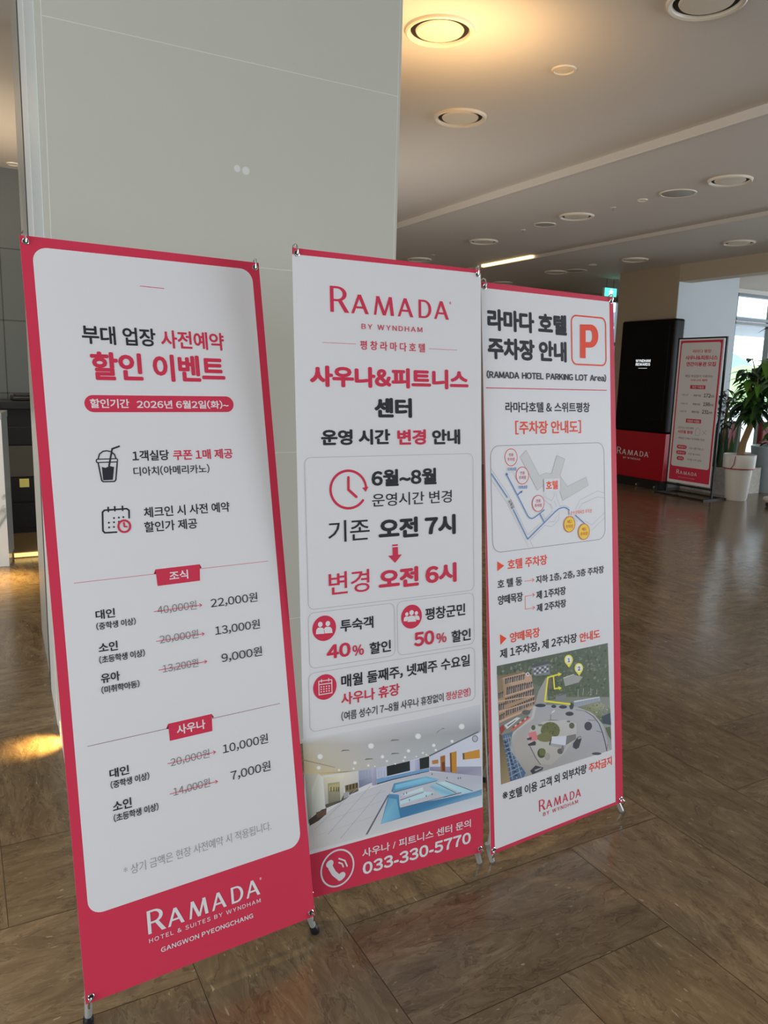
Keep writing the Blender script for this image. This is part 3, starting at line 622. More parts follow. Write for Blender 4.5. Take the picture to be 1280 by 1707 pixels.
KIOSK=[
["logo_lettering","L","white",82.2,469.5,719.2,575.6,1],
["logo_lettering","T","BY WYNDHAM","white",1.5,223.9,407.6,565.4,436.3],
["screen_lettering","T","WYNDHAM","lit",1.5,321.4,1874.6,605.3,1913.7],
["screen_lettering","T","REWARDS","lit",1.5,325.5,1821.1,605.4,1862.5],
["screen_lettering","S","lit",4.0,[[384.0,1784.6],[549.9,1784.6]],0]]
PIN=[
["picture_print","T","1","navy",1.5,343.7,564.9,353.8,578.1],
["picture_print","T","2","navy",1.5,390.7,527.3,402.0,541.0]]
POOL_PICTURE=[
[[[-10.7,473.6],[161.2,468.2],[160.1,423.2],[-9.5,456.8]],[[200,200,205],[196,196,202],[172,170,168],[178,172,160]]],
[[[161.2,468.2],[363.1,463.7],[362.1,407.9],[160.1,423.2]],[[196,196,202],[186,186,192],[160,162,164],[172,170,168]]],
[[[363.1,463.7],[582.6,470.5],[583.5,388.6],[362.1,407.9]],[[186,186,192],[192,192,198],[150,152,158],[160,162,164]]],
[[[-9.4,458.8],[160.1,425.3],[252.7,341.0],[160.6,346.6],[-6.7,372.8]],[[182,174,158],[172,170,168],[170,172,174],[178,174,165],[186,172,140]]],
[[[160.1,425.3],[362.2,408.8],[396.5,343.3],[252.7,341.0]],[[172,170,168],[160,162,164],[166,172,176],[172,174,176]]],
[[[362.2,408.8],[583.5,389.6],[583.4,381.6],[396.5,343.3]],[[160,162,164],[150,152,158],[152,154,160],[166,172,176]]],
[[[36.5,357.1],[158.3,347.1],[135.2,348.6],[-5.8,404.0],[-5.0,372.4]],[[196,180,140],[184,172,145],[186,176,150],[184,172,142],[190,176,140]]],
[[[-0.2,147.3],[2.7,218.9],[124.3,277.6],[261.4,292.6],[390.6,293.7],[494.3,266.8],[585.9,237.5],[588.2,136.3]],[[190,188,186],[180,176,172],[186,184,188],[178,180,192],[176,178,190],[176,178,190],[170,174,186],[196,200,208]]],
[[[-5.0,372.4],[34.5,366.0],[35.4,319.3],[11.3,244.3],[1.2,225.6]],[[168,168,158],[186,184,170],[184,184,174],[150,152,146],[120,120,112]]],
[[[34.5,366.0],[49.5,350.0],[51.5,260.2],[13.6,245.9],[13.6,324.2]],[[196,194,182],[206,206,196],[196,198,190],[160,162,156],[184,184,174]]],
[[[51.8,350.4],[112.3,347.0],[110.6,276.4],[53.8,259.7]],[[200,192,168],[212,206,186],[170,168,158],[150,148,140]]],
[[[62.3,330.2],[99.1,327.2],[100.3,265.9],[62.9,268.2]],[[150,146,120],[160,155,128],[120,116,104],[110,106,96]]],
[[[65.7,323.1],[97.2,321.6],[97.7,305.2],[66.2,308.0]],[[172,162,112]]],
[[[70.9,317.6],[73.6,317.9],[73.3,304.3],[70.6,304.0]],[[70,62,50]]],
[[[79.9,315.6],[82.6,315.9],[82.2,302.3],[79.5,302.0]],[[70,62,50]]],
[[[87.9,313.8],[90.6,314.1],[90.3,300.4],[87.6,300.2]],[[70,62,50]]],
[[[94.2,312.4],[96.9,312.7],[96.6,299.0],[93.9,298.8]],[[70,62,50]]],
[[[2.4,238.0],[42.6,258.1],[56.9,258.9],[55.5,242.1],[32.9,228.4],[4.5,219.7]],[[60,52,46]]],
[[[24.8,253.8],[56.8,256.8],[55.5,240.0],[28.7,235.9]],[[92,72,56]]],
[[[52.7,270.6],[101.3,272.1],[124.3,275.4],[123.6,286.4],[109.9,285.2],[98.9,266.2],[56.0,259.1]],[[84,80,72]]],
[[[112.3,347.0],[159.2,346.9],[160.3,312.8],[112.4,312.6]],[[206,200,186],[196,194,192],[182,182,186],[196,190,176]]],
[[[115.1,312.0],[156.5,312.8],[157.8,289.4],[116.4,290.2]],[[120,108,76]]],
[[[119.6,311.0],[125.1,311.1],[124.8,296.9],[119.3,296.9]],[[66,58,48]]],
[[[129.7,311.0],[135.2,311.1],[134.9,296.9],[129.4,296.8]],[[66,58,48]]],
[[[139.8,311.1],[145.4,311.1],[145.0,296.9],[139.5,296.8]],[[66,58,48]]],
[[[150.0,311.1],[155.6,311.2],[155.2,296.9],[149.7,296.8]],[[66,58,48]]],
[[[110.9,291.4],[125.6,292.4],[126.1,276.3],[110.5,274.3]],[[150,152,156]]],
[[[127.3,289.0],[157.0,291.8],[157.8,286.4],[128.1,281.0]],[[88,84,76]]],
[[[159.2,346.9],[252.7,340.1],[253.0,310.0],[159.8,295.5]],[[150,154,178],[180,184,200],[140,148,172],[120,126,150]]],
[[[159.4,317.3],[204.5,320.5],[204.1,303.1],[159.8,294.6]],[[116,122,146],[150,156,176],[130,138,160],[104,110,134]]],
[[[216.8,339.8],[251.7,340.3],[252.1,310.2],[217.1,309.0]],[[176,180,200]]],
[[[167.5,345.1],[168.9,345.2],[168.7,315.3],[167.3,315.2]],[[140,146,168]]],
[[[176.8,343.1],[178.2,343.2],[178.0,314.5],[176.6,314.4]],[[140,146,168]]],
[[[185.2,341.3],[186.6,341.5],[186.4,313.9],[185.0,313.7]],[[140,146,168]]],
[[[194.5,339.3],[196.0,339.4],[195.8,313.1],[194.4,313.0]],[[140,146,168]]],
[[[223.8,333.1],[225.2,333.2],[225.2,310.8],[223.8,310.6]],[[140,146,168]]],
[[[232.3,331.2],[233.8,331.4],[233.8,310.1],[232.4,309.9]],[[140,146,168]]],
[[[241.9,329.2],[243.3,329.3],[243.4,309.3],[241.9,309.2]],[[140,146,168]]],
[[[250.8,340.5],[328.5,340.7],[329.0,310.5],[251.1,310.4]],[[28,34,36],[34,40,44],[40,48,50],[30,36,40]]],
[[[328.5,340.7],[345.9,339.3],[346.4,307.7],[328.9,309.6]],[[180,184,200]]],
[[[362.0,341.4],[395.4,341.7],[394.9,305.5],[362.4,306.5]],[[34,42,38]]],
[[[345.9,340.2],[362.0,340.5],[363.2,292.8],[346.6,293.2]],[[176,178,200],[160,162,188],[140,140,170],[160,160,188]]],
[[[202.2,344.7],[215.4,343.6],[216.2,291.6],[202.0,292.6]],[[178,176,192],[160,160,182],[130,130,160],[146,146,170]]],
[[[217.0,306.8],[252.0,308.0],[328.9,307.0],[394.8,304.2],[395.7,296.2],[271.2,297.1],[218.2,293.4]],[[104,148,186]]],
[[[216.8,295.9],[271.2,298.0],[395.7,296.2],[395.7,294.0],[271.1,294.5],[218.1,292.1]],[[70,76,90]]],
[[[395.5,343.5],[583.4,381.6],[585.1,268.4],[396.9,306.9]],[[186,190,206],[196,198,210],[196,200,214],[186,188,204]]],
[[[397.0,308.3],[585.1,269.4],[585.9,237.5],[494.3,265.8],[397.3,295.9]],[[140,138,160],[150,148,168],[156,156,174],[130,130,154],[120,120,148]]],
[[[434.9,332.3],[452.0,333.3],[452.3,280.4],[435.7,284.9]],[[150,96,40]]],
[[[439.8,313.0],[450.2,313.1],[451.3,282.9],[440.9,286.5]],[[110,58,36]]],
[[[468.8,336.8],[493.6,337.3],[492.7,267.1],[470.1,276.6]],[[176,126,50]]],
[[[468.8,336.8],[475.1,336.9],[476.4,274.3],[470.1,276.6]],[[116,74,36]]],
[[[405.4,326.0],[427.0,324.8],[427.8,312.2],[406.3,314.0]],[[168,118,60]]],
[[[515.2,326.5],[578.5,326.3],[579.9,297.8],[516.1,305.4]],[[190,134,54]]],
[[[515.2,326.5],[521.7,326.6],[522.5,306.4],[516.1,305.4]],[[90,84,60]]],
[[[395.5,344.4],[573.6,385.8],[575.2,381.8],[396.4,339.7]],[[96,98,106]]],
[[[573.4,361.5],[572.2,356.9],[569.0,353.6],[564.4,352.4],[559.3,353.3],[554.8,356.4],[551.7,360.9],[550.6,366.0],[551.8,370.6],[555.0,373.9],[559.6,375.1],[564.6,374.2],[569.2,371.1],[572.3,366.6]],[[96,98,104]]],
[[[570.7,362.1],[569.8,358.4],[567.3,355.8],[563.8,354.7],[560.0,355.5],[556.5,357.9],[554.1,361.4],[553.3,365.4],[554.2,369.1],[556.6,371.7],[560.1,372.8],[564.0,372.0],[567.5,369.6],[569.8,366.1]],[[170,172,182]]],
[[[273.3,283.3],[385.3,281.2],[431.2,261.1],[423.4,259.1],[270.4,257.3],[264.6,260.8]],[[86,130,160],[120,170,196],[120,176,204],[110,166,196],[86,146,182],[40,48,60]]],
[[[278.1,277.8],[381.2,276.6],[413.2,263.7],[277.8,264.5]],[[120,180,206],[130,188,212],[120,180,206],[110,168,198]]],
[[[255.8,255.3],[289.7,245.7],[291.4,207.6],[440.7,197.7],[552.6,193.0],[585.5,195.0],[586.9,175.6],[293.2,171.2],[227.4,169.5]],[[80,130,168],[80,138,172],[60,116,156],[60,112,152],[76,130,166],[88,140,172],[120,160,186],[62,116,156],[96,150,182]]],
[[[256.5,242.6],[282.1,233.1],[293.2,173.4],[228.9,170.0]],[[96,150,176],[106,160,186],[90,150,184],[120,176,200]]],
[[[270.4,257.3],[420.9,259.7],[451.9,252.9],[508.5,206.8],[509.4,193.5],[443.4,203.1],[293.8,203.5],[289.7,243.9]],[[176,178,188]]],
[[[294.6,242.8],[372.1,250.0],[374.4,238.1],[309.3,237.2]],[[186,206,212]]],
[[[294.2,224.9],[374.4,235.8],[412.6,224.9],[379.2,217.9],[294.0,213.7]],[[176,204,212]]],
[[[395.0,247.2],[431.1,252.9],[488.2,207.6],[482.8,199.6],[443.4,203.1]],[[120,172,192],[170,206,214],[150,196,208],[120,170,194],[150,196,210]]],
[[[431.1,251.9],[451.9,250.6],[552.6,195.3],[509.4,198.1]],[[190,214,218],[180,206,214],[150,196,212],[160,200,214]]],
[[[293.8,203.5],[443.4,203.1],[443.4,201.2],[293.8,201.7]],[[70,70,78]]],
[[[443.4,203.1],[509.5,202.8],[509.5,200.5],[443.4,200.3]],[[70,70,78]]],
[[[270.4,257.3],[420.9,259.7],[421.9,258.1],[270.3,255.0]],[[70,70,78]]],
[[[294.3,228.5],[374.4,234.5],[374.9,233.0],[294.2,226.3]],[[70,70,78]]],
[[[418.2,253.4],[490.8,205.6],[489.8,204.0],[416.6,252.4]],[[70,70,78]]],
[[[451.9,252.9],[552.6,197.7],[551.5,196.0],[450.4,251.8]],[[70,70,78]]],
[[[251.8,252.6],[256.7,251.5],[184.1,149.3],[177.1,149.8]],[[92,94,104]]],
[[[157.1,298.3],[158.5,298.0],[20.8,205.8],[19.0,206.3]],[[150,150,156]]],
[[[194.4,292.1],[195.8,291.8],[60.1,180.9],[58.3,181.4]],[[150,150,156]]],
[[[232.1,274.8],[233.5,274.5],[98.0,158.2],[96.2,158.7]],[[150,150,156]]],
[[[41.5,219.9],[42.9,219.6],[233.2,239.1],[231.3,239.6]],[[150,150,156]]],
[[[22.9,186.1],[24.2,185.8],[213.3,199.6],[211.4,200.1]],[[150,150,156]]],
[[[78.2,253.8],[79.6,253.5],[248.3,266.7],[246.3,267.2]],[[150,150,156]]],
[[[304.4,240.5],[307.3,239.9],[306.9,246.2],[305.0,245.8]],[[60,60,66]]],
[[[314.3,241.9],[317.3,241.2],[316.9,247.6],[314.9,247.1]],[[60,60,66]]],
[[[323.8,218.0],[326.8,217.3],[326.4,223.7],[324.4,223.3]],[[60,60,66]]],
[[[381.7,217.3],[384.8,216.6],[384.4,223.1],[382.3,222.6]],[[60,60,66]]],
[[[402.2,218.1],[405.3,217.4],[404.9,223.9],[402.8,223.4]],[[60,60,66]]],
[[[456.2,257.5],[459.3,256.8],[458.9,263.3],[456.8,262.9]],[[60,60,66]]],
[[[496.7,247.6],[499.9,246.9],[499.4,253.6],[497.3,253.1]],[[60,60,66]]],
[[[504.7,246.8],[507.9,246.1],[507.4,252.8],[505.3,252.3]],[[60,60,66]]],
[[[403.2,281.0],[406.2,280.3],[405.8,286.8],[403.8,286.3]],[[60,60,66]]],
[[[50.1,411.2],[48.4,407.0],[44.0,405.0],[38.7,406.1],[34.5,409.8],[33.0,414.8],[34.8,419.0],[39.1,421.0],[44.4,419.9],[48.6,416.2]],[[208,210,208]]],
[[[46.8,411.9],[45.7,409.2],[43.0,407.9],[39.8,408.6],[37.3,410.9],[36.3,414.1],[37.4,416.8],[40.1,418.1],[43.3,417.4],[45.8,415.1]],[[252,254,255]]],
[[[210.6,410.2],[208.6,405.5],[203.7,403.3],[197.7,404.5],[192.9,408.6],[191.2,414.0],[193.2,418.7],[198.1,420.8],[204.1,419.6],[208.9,415.6]],[[208,210,208]]],
[[[206.8,410.9],[205.6,407.9],[202.6,406.5],[198.9,407.3],[196.0,409.8],[195.0,413.3],[196.2,416.2],[199.2,417.6],[202.8,416.9],[205.7,414.3]],[[252,254,255]]],
[[[368.5,408.9],[366.5,404.1],[361.2,401.9],[354.8,403.1],[349.7,407.3],[347.9,412.9],[349.9,417.7],[355.1,419.9],[361.5,418.7],[366.6,414.5]],[[208,210,208]]],
[[[364.5,409.7],[363.2,406.6],[360.0,405.2],[356.1,405.9],[353.0,408.6],[351.9,412.1],[353.1,415.2],[356.3,416.6],[360.2,415.9],[363.3,413.2]],[[252,254,255]]],
[[[524.1,410.0],[521.9,405.0],[516.4,402.7],[509.6,404.0],[504.1,408.4],[502.1,414.1],[504.3,419.1],[509.8,421.3],[516.6,420.1],[522.0,415.8]],[[208,210,208]]],
[[[519.8,410.8],[518.4,407.6],[515.1,406.1],[510.9,406.9],[507.6,409.7],[506.4,413.3],[507.7,416.5],[511.1,417.9],[515.2,417.2],[518.5,414.5]],[[252,254,255]]],
[[[154.5,371.2],[153.3,368.4],[150.4,367.1],[146.8,367.9],[143.9,370.4],[142.9,373.7],[144.1,376.5],[147.0,377.8],[150.6,377.0],[153.5,374.5]],[[208,210,208]]],
[[[152.2,371.7],[151.5,369.9],[149.7,369.1],[147.5,369.5],[145.8,371.1],[145.2,373.2],[145.9,375.0],[147.7,375.8],[149.9,375.4],[151.6,373.8]],[[252,254,255]]],
[[[243.5,371.1],[242.3,368.2],[239.3,366.9],[235.5,367.7],[232.6,370.2],[231.5,373.6],[232.7,376.5],[235.7,377.8],[239.5,377.0],[242.4,374.5]],[[208,210,208]]],
[[[241.2,371.6],[240.4,369.8],[238.6,368.9],[236.3,369.4],[234.5,371.0],[233.8,373.1],[234.6,374.9],[236.4,375.8],[238.7,375.3],[240.5,373.7]],[[252,254,255]]],
[[[330.9,371.1],[329.6,368.2],[326.5,366.8],[322.6,367.6],[319.5,370.2],[318.4,373.6],[319.6,376.5],[322.8,377.8],[326.6,377.1],[329.7,374.5]],[[208,210,208]]],
[[[328.4,371.6],[327.7,369.7],[325.7,368.8],[323.4,369.3],[321.5,370.9],[320.8,373.1],[321.6,375.0],[323.5,375.8],[325.9,375.4],[327.7,373.7]],[[252,254,255]]],
[[[418.7,370.6],[417.5,367.7],[414.2,366.3],[410.2,367.1],[407.0,369.7],[405.8,373.2],[407.1,376.2],[410.4,377.5],[414.3,376.7],[417.6,374.1]],[[208,210,208]]],
[[[416.2,371.1],[415.4,369.2],[413.4,368.4],[411.0,368.9],[409.1,370.5],[408.3,372.7],[409.1,374.6],[411.1,375.5],[413.5,375.0],[415.5,373.3]],[[252,254,255]]],
[[[483.7,370.7],[482.5,367.9],[479.5,366.7],[475.7,367.4],[472.8,369.8],[471.6,373.0],[472.8,375.8],[475.9,377.0],[479.6,376.3],[482.6,373.9]],[[208,210,208]]],
[[[481.3,371.1],[480.6,369.4],[478.8,368.6],[476.5,369.0],[474.7,370.5],[474.0,372.6],[474.7,374.3],[476.6,375.1],[478.8,374.7],[480.7,373.1]],[[252,254,255]]],
[[[195.5,354.8],[194.6,352.8],[192.4,351.8],[189.7,352.4],[187.6,354.2],[186.9,356.6],[187.7,358.7],[189.9,359.7],[192.6,359.1],[194.7,357.3]],[[208,210,208]]],
[[[193.8,355.2],[193.2,353.9],[191.9,353.3],[190.3,353.6],[189.0,354.8],[188.5,356.3],[189.1,357.6],[190.4,358.2],[192.0,357.9],[193.3,356.7]],[[252,254,255]]],
[[[147.4,355.5],[146.7,353.7],[144.8,352.9],[142.5,353.3],[140.7,354.9],[140.0,357.0],[140.8,358.8],[142.6,359.6],[144.9,359.2],[146.7,357.6]],[[208,210,208]]],
[[[146.0,355.8],[145.5,354.6],[144.4,354.1],[143.0,354.4],[141.9,355.4],[141.5,356.7],[141.9,357.9],[143.1,358.4],[144.5,358.1],[145.6,357.1]],[[252,254,255]]],
[[[255.9,355.3],[255.1,353.5],[253.2,352.7],[250.8,353.2],[248.9,354.8],[248.2,356.9],[249.0,358.8],[250.9,359.6],[253.3,359.1],[255.2,357.5]],[[208,210,208]]],
[[[254.4,355.7],[253.9,354.5],[252.7,353.9],[251.3,354.2],[250.1,355.3],[249.7,356.6],[250.2,357.8],[251.4,358.3],[252.8,358.0],[254.0,357.0]],[[252,254,255]]],
[[[317.0,354.2],[316.1,352.1],[313.8,351.2],[311.0,351.7],[308.7,353.6],[307.9,356.1],[308.8,358.2],[311.1,359.2],[313.9,358.6],[316.1,356.7]],[[208,210,208]]],
[[[315.2,354.6],[314.6,353.3],[313.2,352.6],[311.5,353.0],[310.2,354.2],[309.7,355.7],[310.2,357.1],[311.6,357.7],[313.3,357.4],[314.7,356.2]],[[252,254,255]]],
[[[377.9,355.3],[377.1,353.4],[375.1,352.5],[372.5,353.1],[370.5,354.7],[369.8,356.9],[370.6,358.8],[372.7,359.6],[375.2,359.1],[377.2,357.5]],[[208,210,208]]],
[[[376.3,355.6],[375.8,354.4],[374.6,353.8],[373.1,354.2],[371.8,355.2],[371.4,356.6],[371.9,357.8],[373.1,358.3],[374.7,358.0],[375.9,357.0]],[[252,254,255]]],
[[[423.9,355.0],[423.0,352.9],[420.6,351.9],[417.7,352.5],[415.4,354.4],[414.5,356.9],[415.4,359.1],[417.8,360.1],[420.7,359.5],[423.1,357.6]],[[208,210,208]]],
[[[422.1,355.4],[421.5,354.0],[420.1,353.4],[418.3,353.8],[416.9,355.0],[416.3,356.6],[416.9,358.0],[418.4,358.6],[420.1,358.2],[421.6,357.0]],[[252,254,255]]],
[[[42.3,380.4],[41.1,377.4],[38.0,376.0],[34.3,376.8],[31.3,379.4],[30.2,382.9],[31.5,385.9],[34.6,387.3],[38.3,386.5],[41.3,383.9]],[[208,210,208]]],
[[[40.0,380.9],[39.2,378.9],[37.3,378.1],[35.0,378.5],[33.2,380.2],[32.6,382.4],[33.4,384.3],[35.2,385.2],[37.5,384.8],[39.3,383.1]],[[252,254,255]]],
[[[101.8,360.9],[101.1,359.1],[99.2,358.3],[97.0,358.8],[95.2,360.4],[94.6,362.4],[95.3,364.2],[97.2,365.0],[99.4,364.5],[101.2,363.0]],[[208,210,208]]],
[[[100.4,361.2],[100.0,360.1],[98.8,359.5],[97.5,359.8],[96.4,360.8],[96.0,362.1],[96.5,363.3],[97.6,363.8],[98.9,363.5],[100.0,362.5]],[[252,254,255]]],
[[[310.7,345.7],[310.1,344.1],[308.3,343.4],[306.3,343.8],[304.6,345.3],[304.0,347.1],[304.6,348.7],[306.4,349.4],[308.4,349.0],[310.1,347.6]],[[208,210,208]]],
[[[309.4,346.0],[309.0,345.0],[308.0,344.5],[306.7,344.8],[305.7,345.7],[305.3,346.8],[305.7,347.9],[306.7,348.3],[308.0,348.1],[309.0,347.2]],[[252,254,255]]],
[[[389.9,347.4],[389.2,345.8],[387.4,345.1],[385.3,345.5],[383.5,346.9],[382.9,348.8],[383.6,350.4],[385.4,351.2],[387.5,350.7],[389.2,349.3]],[[208,210,208]]],
[[[388.5,347.7],[388.1,346.7],[387.0,346.2],[385.7,346.4],[384.6,347.4],[384.3,348.6],[384.7,349.6],[385.8,350.1],[387.1,349.8],[388.1,348.9]],[[252,254,255]]],
[[[282.7,341.3],[282.0,339.7],[280.3,339.0],[278.3,339.5],[276.6,340.9],[276.0,342.7],[276.7,344.3],[278.4,345.0],[280.4,344.6],[282.1,343.2]],[[208,210,208]]],
[[[281.4,341.6],[281.0,340.6],[279.9,340.1],[278.7,340.4],[277.7,341.3],[277.3,342.5],[277.7,343.5],[278.8,343.9],[280.0,343.7],[281.0,342.8]],[[252,254,255]]],
[[[214.9,348.1],[214.4,346.8],[213.0,346.2],[211.3,346.6],[210.0,347.7],[209.5,349.2],[210.1,350.5],[211.4,351.1],[213.1,350.8],[214.5,349.6]],[[208,210,208]]],
[[[213.9,348.3],[213.5,347.5],[212.7,347.1],[211.7,347.3],[210.9,348.1],[210.6,349.0],[210.9,349.8],[211.8,350.2],[212.8,350.0],[213.6,349.3]],[[252,254,255]]],
[[[354.0,348.9],[353.4,347.5],[352.0,346.9],[350.2,347.3],[348.8,348.5],[348.2,350.1],[348.8,351.4],[350.3,352.0],[352.0,351.6],[353.5,350.4]],[[208,210,208]]],
[[[352.9,349.1],[352.5,348.3],[351.6,347.9],[350.5,348.1],[349.7,348.8],[349.4,349.8],[349.7,350.7],[350.6,351.1],[351.7,350.9],[352.5,350.1]],[[252,254,255]]],
[[[105.0,414.5],[110.5,418.5],[128.6,415.3],[134.0,411.2],[127.7,412.9],[112.2,414.7]],[[104,104,100]]],
[[[264.3,413.6],[270.2,417.7],[289.5,414.4],[295.3,410.2],[288.5,411.9],[272.0,413.8]],[[104,104,100]]],
[[[419.5,406.8],[425.7,411.1],[446.5,420.4],[452.7,416.0],[445.4,417.8],[427.8,413.4]],[[104,104,100]]],
[[[178.9,374.0],[184.6,378.0],[203.3,374.6],[208.9,370.4],[202.3,372.2],[186.4,374.1]],[[104,104,100]]],
[[[264.4,373.0],[270.3,377.1],[289.7,373.6],[295.5,369.3],[288.7,371.2],[272.2,373.2]],[[104,104,100]]],
[[[-9.8,415.2],[85.9,372.8],[85.8,371.6],[-9.9,413.1]],[[120,110,84]]]]
